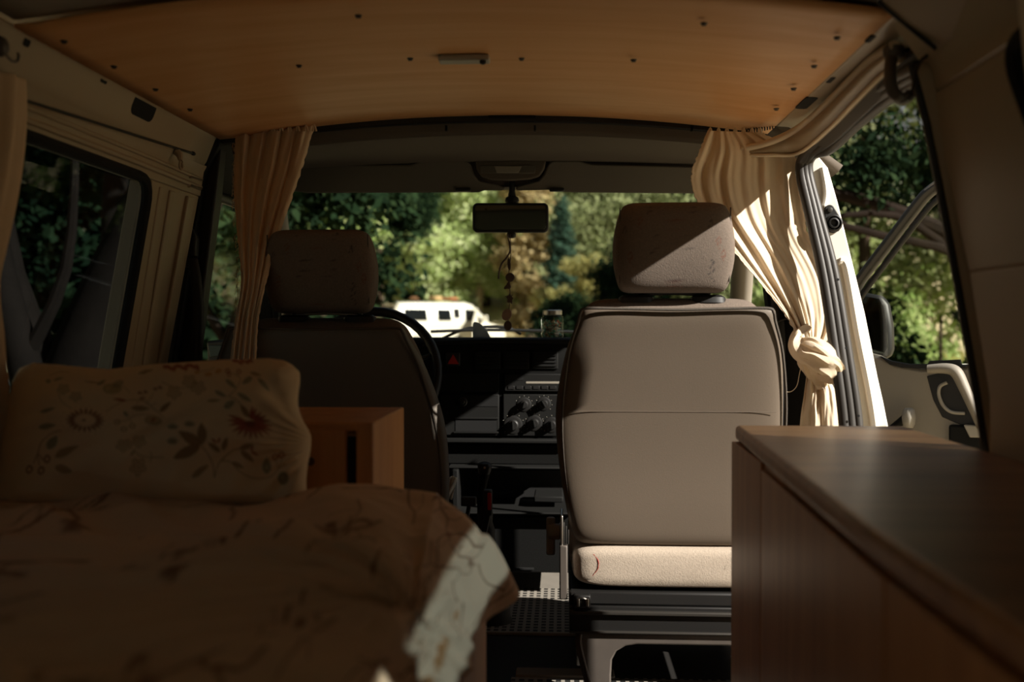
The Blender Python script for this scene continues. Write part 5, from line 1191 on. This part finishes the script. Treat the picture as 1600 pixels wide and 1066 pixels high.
for i, (px, Y, w, h, lab) in enumerate(((885, 24, .95, 1.9, 'dark shaded shrub beside the glass jar on the dash'), (945, 22, 1.3, 2.7, 'dark green hedge shrub left of the passenger headrest'), (1030, 21, 1.6, 3.2, 'dark shrub hidden mostly by the passenger headrest'), (1160, 20, 2.0, 3.4, 'dark green shrub between the passenger headrest and curtain'))):
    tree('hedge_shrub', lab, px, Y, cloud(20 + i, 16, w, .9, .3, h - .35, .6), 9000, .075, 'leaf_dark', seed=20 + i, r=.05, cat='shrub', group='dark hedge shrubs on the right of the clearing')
# backdrop of the wood: a deep row of trees
for i, (px, Y) in enumerate(((330, 46), (430, 50), (530, 54), (640, 58), (760, 60), (880, 62), (1000, 60), (1120, 57), (1240, 52))):
    tree('forest_tree', 'tall tree in the far wood, ' + ('beyond the left front window', 'above the left curtain', 'behind the leafy tree over the driver headrest', 'behind the far van', 'behind the mirror', 'behind the blue-green conifer', 'above the passenger headrest', 'behind the right curtain', 'seen past the door pillar')[i], px, Y,
         cloud(40 + i, 36, 5.0, 2.5, 1.0, 13, 2.2), 13000, .27, ('leaf_yellowgreen', 'leaf_green', 'leaf_yellowgreen')[i % 3], seed=40 + i, r=.3, group='far woodland trees')
# right side, seen through the sliding door
tree('gnarled_tree', 'dark spreading tree with black limbs filling the top of the side door opening', 1590, 8.5, [(b[0] - .7, *b[1:]) for b in cloud(60, 30, 2.6, 1.0, 2.15, 4.4, .50)], 24000, .045, 'leaf_dark', 'bark_dark', seed=60, r=.12, group=None,
     limbs=[((0, 0, 1.6), (-.9, -.6, 2.0), (-1.9, -.9, 2.25), (-3.0, -.8, 2.3), .08), ((0, 0, 1.4), (-.8, -.9, 1.75), (-1.7, -1.1, 1.95), (-2.6, -1.1, 2.3), .05), ((0, 0, 2.0), (.8, -.2, 2.5), (1.6, 0, 2.7), .06), ((-.4, -.2, 1.9), (-1.0, .2, 2.7), (-1.6, .3, 3.2), .05), ((0, 0, 1.3), (-.6, -.6, 1.65), (-1.3, -.9, 2.05), (-2.0, -1.0, 2.0), .05)])
tree('leafy_tree', 'sun-flecked olive-leaved tree beyond the open front door', 1350, 14, cloud(61, 26, 3.0, 1.5, .9, 5.0, .9), 17000, .075, 'leaf_olive', seed=61, r=.12)
tree('leafy_tree', 'green tree seen over the open door at the far right', 1530, 15, cloud(62, 26, 3.4, 1.5, .6, 5.6, 1.0), 15000, .085, 'leaf_green', seed=62, r=.12)
tree('shrub', 'dark low shrub seen through the open front door window', 1470, 9.5, cloud(63, 20, 1.9, .6, .2, 1.35, .42), 14000, .05, 'leaf_dark', seed=63, r=.03, cat='shrub')
tree('shrub', 'yellow-green low shrub behind the front door mirror', 1320, 12, cloud(64, 14, 1.6, .6, .3, 1.6, .45), 8000, .06, 'leaf_green', seed=64, r=.03, cat='shrub')
# left side: gnarled trunks close to the windows
def gnarl(label, px, Y, pts, r0, r1, limbs, seed, crown, lm_='leaf_dark', n=7000):
    p = PY(px, 510, Y); z = gz(p.x, Y); t = thing('gnarled_tree', label, 'tree', (p.x, Y, z), 'gnarled trees left of the van')
    trunk('trunk', (p.x, Y, z), pts, r0, r1, 'bark_dark', t, limbs); leaves('crown', [(p.x + b[0], Y + b[1], z + b[2], *b[3:]) for b in crown], n, .06, lm_, t, seed); return t
gnarl('thick leaning tree trunk close outside the left side window', 110, 4.6, [(-.15, 0, 0), (0, 0, .7), (.25, .1, 1.5), (.75, .2, 2.6)], .26, .14, [((0, 0, .8), (-.35, .1, 1.5), (-.5, .2, 2.4), .10), ((.15, 0, 1.2), (.55, -.1, 1.5), (.9, -.1, 2.1), .06)], 70, cloud(70, 14, 1.6, .8, 3.2, 5.2, .6))
gnarl('slender dark trunk further off in the left side window', 190, 6.5, [(0, 0, 0), (.08, 0, .9), (-.05, 0, 1.9), (.1, 0, 3.2)], .12, .06, [((0, 0, 1.0), (.3, 0, 1.6), (.7, 0, 2.3), .04)], 71, cloud(71, 14, 1.5, .8, 2.9, 5.0, .6))
gnarl('forked tree seen through the driver door window', 335, 8.0, [(-.35, 0, 0), (0, 0, .7), (.3, 0, 1.5), (.5, 0, 2.8)], .15, .06, [((0, 0, .8), (.35, 0, 1.1), (.8, 0, 1.25), .05), ((.1, 0, 1.1), (-.25, 0, 1.7), (-.5, 0, 2.4), .05)], 72, cloud(72, 14, 1.5, .8, 1.9, 4.6, .5), 'leaf_dark', 8000)
gnarl('bent tree at the rear edge of the left side window', 20, 4.4, [(0, 0, 0), (.1, 0, .8), (-.1, 0, 1.7), (-.2, 0, 3.0)], .09, .05, [((0, 0, 1.0), (.25, 0, 1.5), (.3, 0, 2.2), .04)], 73, cloud(73, 12, 1.0, .8, 2.6, 4.4, .5), 'leaf_olive', 6000)
for i, (px, Y) in enumerate(((-60, 10), (60, 11), (170, 12), (270, 13), (360, 15))):
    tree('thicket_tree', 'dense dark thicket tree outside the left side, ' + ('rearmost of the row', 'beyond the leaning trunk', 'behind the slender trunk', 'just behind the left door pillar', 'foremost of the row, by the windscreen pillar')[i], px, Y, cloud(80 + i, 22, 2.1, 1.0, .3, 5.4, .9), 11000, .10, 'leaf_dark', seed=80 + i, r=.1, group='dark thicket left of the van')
for i, (x, y) in enumerate(((-4.2, 1.5), (-5.0, 5.0), (-6.0, 9.5), (-8.5, 3.0))):  # unseen trees, added to shade the wood left of the van
    z = gz(x, y); t = thing('shade_tree', 'unseen tree added to shade the left side of the van, ' + ('rearmost', 'second from the rear', 'foremost', 'outermost')[i], 'tree', (x, y, z), 'unseen canopy trees added to shade the left side')
    trunk('trunk', (x, y, z), [(0, 0, 0), (.1, 0, 2), (0, .1, 4.2)], .2, .1, 'bark', t)
    leaves('crown', [(x + b[0], y + b[1], z + b[2], *b[3:]) for b in cloud(90 + i, 34, 2.6, 2.6, 3.6, 6.0, 1.0, .2)], 14000, .11, 'leaf_dark', t, 90 + i)
# dry grass in tufts over the clearing
rs = np.random.RandomState(5); n = 26000; gx = rs.uniform(-14, 16, n); gy = 5 + 34 * rs.rand(n) ** 1.3; V = np.zeros((n, 3, 3)); h = rs.uniform(.05, .22, n); a = rs.uniform(0, 6.28, n); w = .012 + .0012 * gy
zz = np.array([gz(x, y) for x, y in zip(gx, gy)])
V[:, 0] = np.stack([gx - w * np.cos(a), gy - w * np.sin(a), zz - .02], 1); V[:, 1] = np.stack([gx + w * np.cos(a), gy + w * np.sin(a), zz - .02], 1); V[:, 2] = np.stack([gx + rs.normal(size=n) * .05, gy + rs.normal(size=n) * .05, zz + h], 1)
me = bpy.data.meshes.new('grass'); me.vertices.add(3 * n); me.vertices.foreach_set('co', V.ravel()); me.loops.add(3 * n); me.loops.foreach_set('vertex_index', np.arange(3 * n, dtype=np.int32)); me.polygons.add(n); me.polygons.foreach_set('loop_start', np.arange(0, 3 * n, 3, dtype=np.int32)); me.update()
g = link('grass', me, 'grass_blade', None, False); g['kind'] = 'stuff'; g['label'] = 'dry yellow-green grass growing over the clearing'; g['category'] = 'grass'

# ---- white camper parked across the clearing, tailgate up and side door open
cv_ = thing('camper_van', 'white camper van parked across the clearing with its tailgate raised', 'van', (0, 0, 0))
prof = [(-2.30, .38), (-2.36, .60), (-2.34, 1.15), (-2.26, 1.80), (-2.10, 1.92), (0, 1.96), (.80, 1.93), (1.02, 1.86), (1.66, 1.20), (2.28, 1.02), (2.42, .88), (2.45, .40)]
def vsec(x):   # body height and half width along the length
    return pl(prof_top, x)
bm = bmesh.new(); secs = []
prof_top = [(-2.36, .9, .70), (-2.34, 1.5, .78), (-2.2, 1.88, .80), (-1.9, 1.94, .80), (.7, 1.95, .80), (.98, 1.88, .79), (1.35, 1.52, .80), (1.68, 1.18, .80), (2.2, 1.04, .78), (2.38, .92, .74), (2.44, .72, .68)]
xs = [-2.36, -2.34, -2.28, -2.2, -2.0, -1.5, -.9, -.3, .3, .7, .85, .98, 1.15, 1.35, 1.5, 1.68, 1.9, 2.1, 2.28, 2.38, 2.44]
for x in xs:
    h, hw = pl(prof_top, x); ring = []
    zb = .34; b = 1.12 if h > 1.2 else min(h - .08, 1.0)
    tw = hw - .14 * max(0, (h - 1.1)) / .85
    for y, z in ((-hw * .9, zb), (-hw * 1.08, zb + .12), (-hw * 1.1, .8 if h > 1 else .62), (-hw * 1.08, b), (-(tw + .05), h - .12 if h > 1.2 else b + .03), (-tw, h - .03), (-tw * .75, h), (0, h + .02)): ring.append((y, z))
    ring = ring + [(-y, z) for y, z in ring[-2::-1]]
    secs.append([bm.verts.new((x, y, z)) for y, z in ring])
for a, b in zip(secs[:-1], secs[1:]):
    for j in range(len(a) - 1): bm.faces.new((a[j], a[j + 1], b[j + 1], b[j]))
    bm.faces.new((a[-1], a[0], b[0], b[-1]))
bm.faces.new(secs[0]); bm.faces.new(secs[-1][::-1]); vb = obj('van_body', bm, 'van_white', cv_)
def vplate(name, pts, y, m, d=.02, par=vb):   # plate on the near flank, following its lean
    def yy(z): return -(.88 - .14 * max(0, z - 1.1) / .85 * 1.0) - y
    return prism(name, [(x, yy(z), z) for x, z in pts], (0, d, 0), m, par, .004)
vplate('side_window', [(-1.95, 1.24), (-1.0, 1.24), (-1.0, 1.68), (-1.9, 1.68)], .012, 'dark_glass')
vplate('side_window', [(-.55, 1.24), (.02, 1.24), (.0, 1.68), (-.55, 1.68)], .012, 'dark_glass')
vplate('door_gap', [(.10, .45), (.42, .45), (.40, 1.72), (.12, 1.72)], .010, 'void')
vplate('cab_window', [(.62, 1.22), (1.36, 1.22), (1.02, 1.66), (.62, 1.70)], .012, 'dark_glass')
vplate('belt_line', [(-2.2, 1.10), (2.1, .98), (2.1, 1.0), (-2.2, 1.125)], .004, 'lamp_plastic', .01)
vplate('door_seam', [(.50, .45), (.515, .45), (.515, 1.75), (.50, 1.75)], .006, 'seal_grey', .01)
bm = bmesh.new(); v = [bm.verts.new(p) for p in ((1.02, -.66, 1.84), (1.02, .66, 1.84), (1.64, .74, 1.245), (1.64, -.74, 1.245))]; bm.faces.new(v); wsx = obj('windscreen', bm, 'dark_glass', vb); wsx.location = (.03, 0, .03); so = wsx.modifiers.new('s', 'SOLIDIFY'); so.thickness = .01
box('rear_opening', -2.372, -2.30, -.66, .66, .60, 1.78, 'void', vb, .01)
prism('tailgate', [(-2.24, -.78, 1.90), (-2.24, .78, 1.90), (-3.25, .74, 2.14), (-3.25, -.74, 2.14)], (0, 0, .05), 'van_white', vb, .02)
tube('gas_strut', [(-2.30, -.72, 1.35), (-2.80, -.72, 2.03)], .018, 'metal_dark', vb, sm=0)
prism('door_open', [(1.10, -.90, .50), (1.10, -.90, 1.70), (.98, -1.02, 1.72), (.60, -1.45, 1.20), (.60, -1.45, .50)], (.03, .02, 0), 'van_white', vb, .01)
mrx = box('door_mirror', 1.30, 1.40, -1.16, -.92, 1.20, 1.44, 'van_white', vb, .02); box('door_mirror', 1.30, 1.40, .92, 1.12, 1.20, 1.50, 'van_white', vb, .02)
for x in (-1.45, 1.55):
    for y in (-.90, .70): w_ = lathe('wheel', [(.10, .0), (.30, .0), (.33, .04), (.33, .18), (.30, .22), (.10, .22)], (x, y, .33), 'tyre', cv_, 'Y', 28); lathe('hub_cap', [(.05, -.02), (.19, -.015), (.2, .0)], (x, y, .33), 'metal', w_, 'Y', 20)
for x in (-.7, .35): tube('roof_bar', [(x, -.66, 1.98), (x, -.62, 2.04), (x, .62, 2.04), (x, .66, 1.98)], .015, 'metal_dark', vb, sm=0)
VA, VB_ = 38.5, 690
vp = PY(VB_, 510, VA)
cv_.location = (vp.x, VA, gz(vp.x, VA) + .02); cv_.rotation_euler = (0, 0, math.radians(33))
for k, (x, y, sx, sy, sz, m_, lab, cat_) in enumerate(((-1.3, -.2, .26, .3, .10, 'cargo', 'brown bag lying at the back of the far van roof', 'bag'), (-.35, -.15, .22, .28, .14, 'leaf_yellow_', 'tan box lying on the middle of the far van roof', 'box'), (.30, -.1, .28, .32, .10, 'cargo', 'reddish bundle lying at the front of the far van roof', 'bundle'))):
    bm = bmesh.new(); loft(bm, [(0, 0, 0, sx * .9, sy * .9, 4), (0, 0, sz * .4, sx, sy, 3.5), (0, 0, sz * .9, sx * .92, sy * .9, 3), (0, 0, sz, sx * .7, sy * .7, 2.6)], 24)
    o = obj('roof_' + cat_, bm, ('cargo', 'cargo_tan', 'cargo_red')[k]); R_ = Matrix.Rotation(math.radians(33), 4, 'Z'); q = R_ @ Vector((x, y, 2.045)); o.location = Vector(cv_.location) + q; o.rotation_euler = (0, 0, math.radians(33 + 15 * k)); tag(o, lab, cat_)
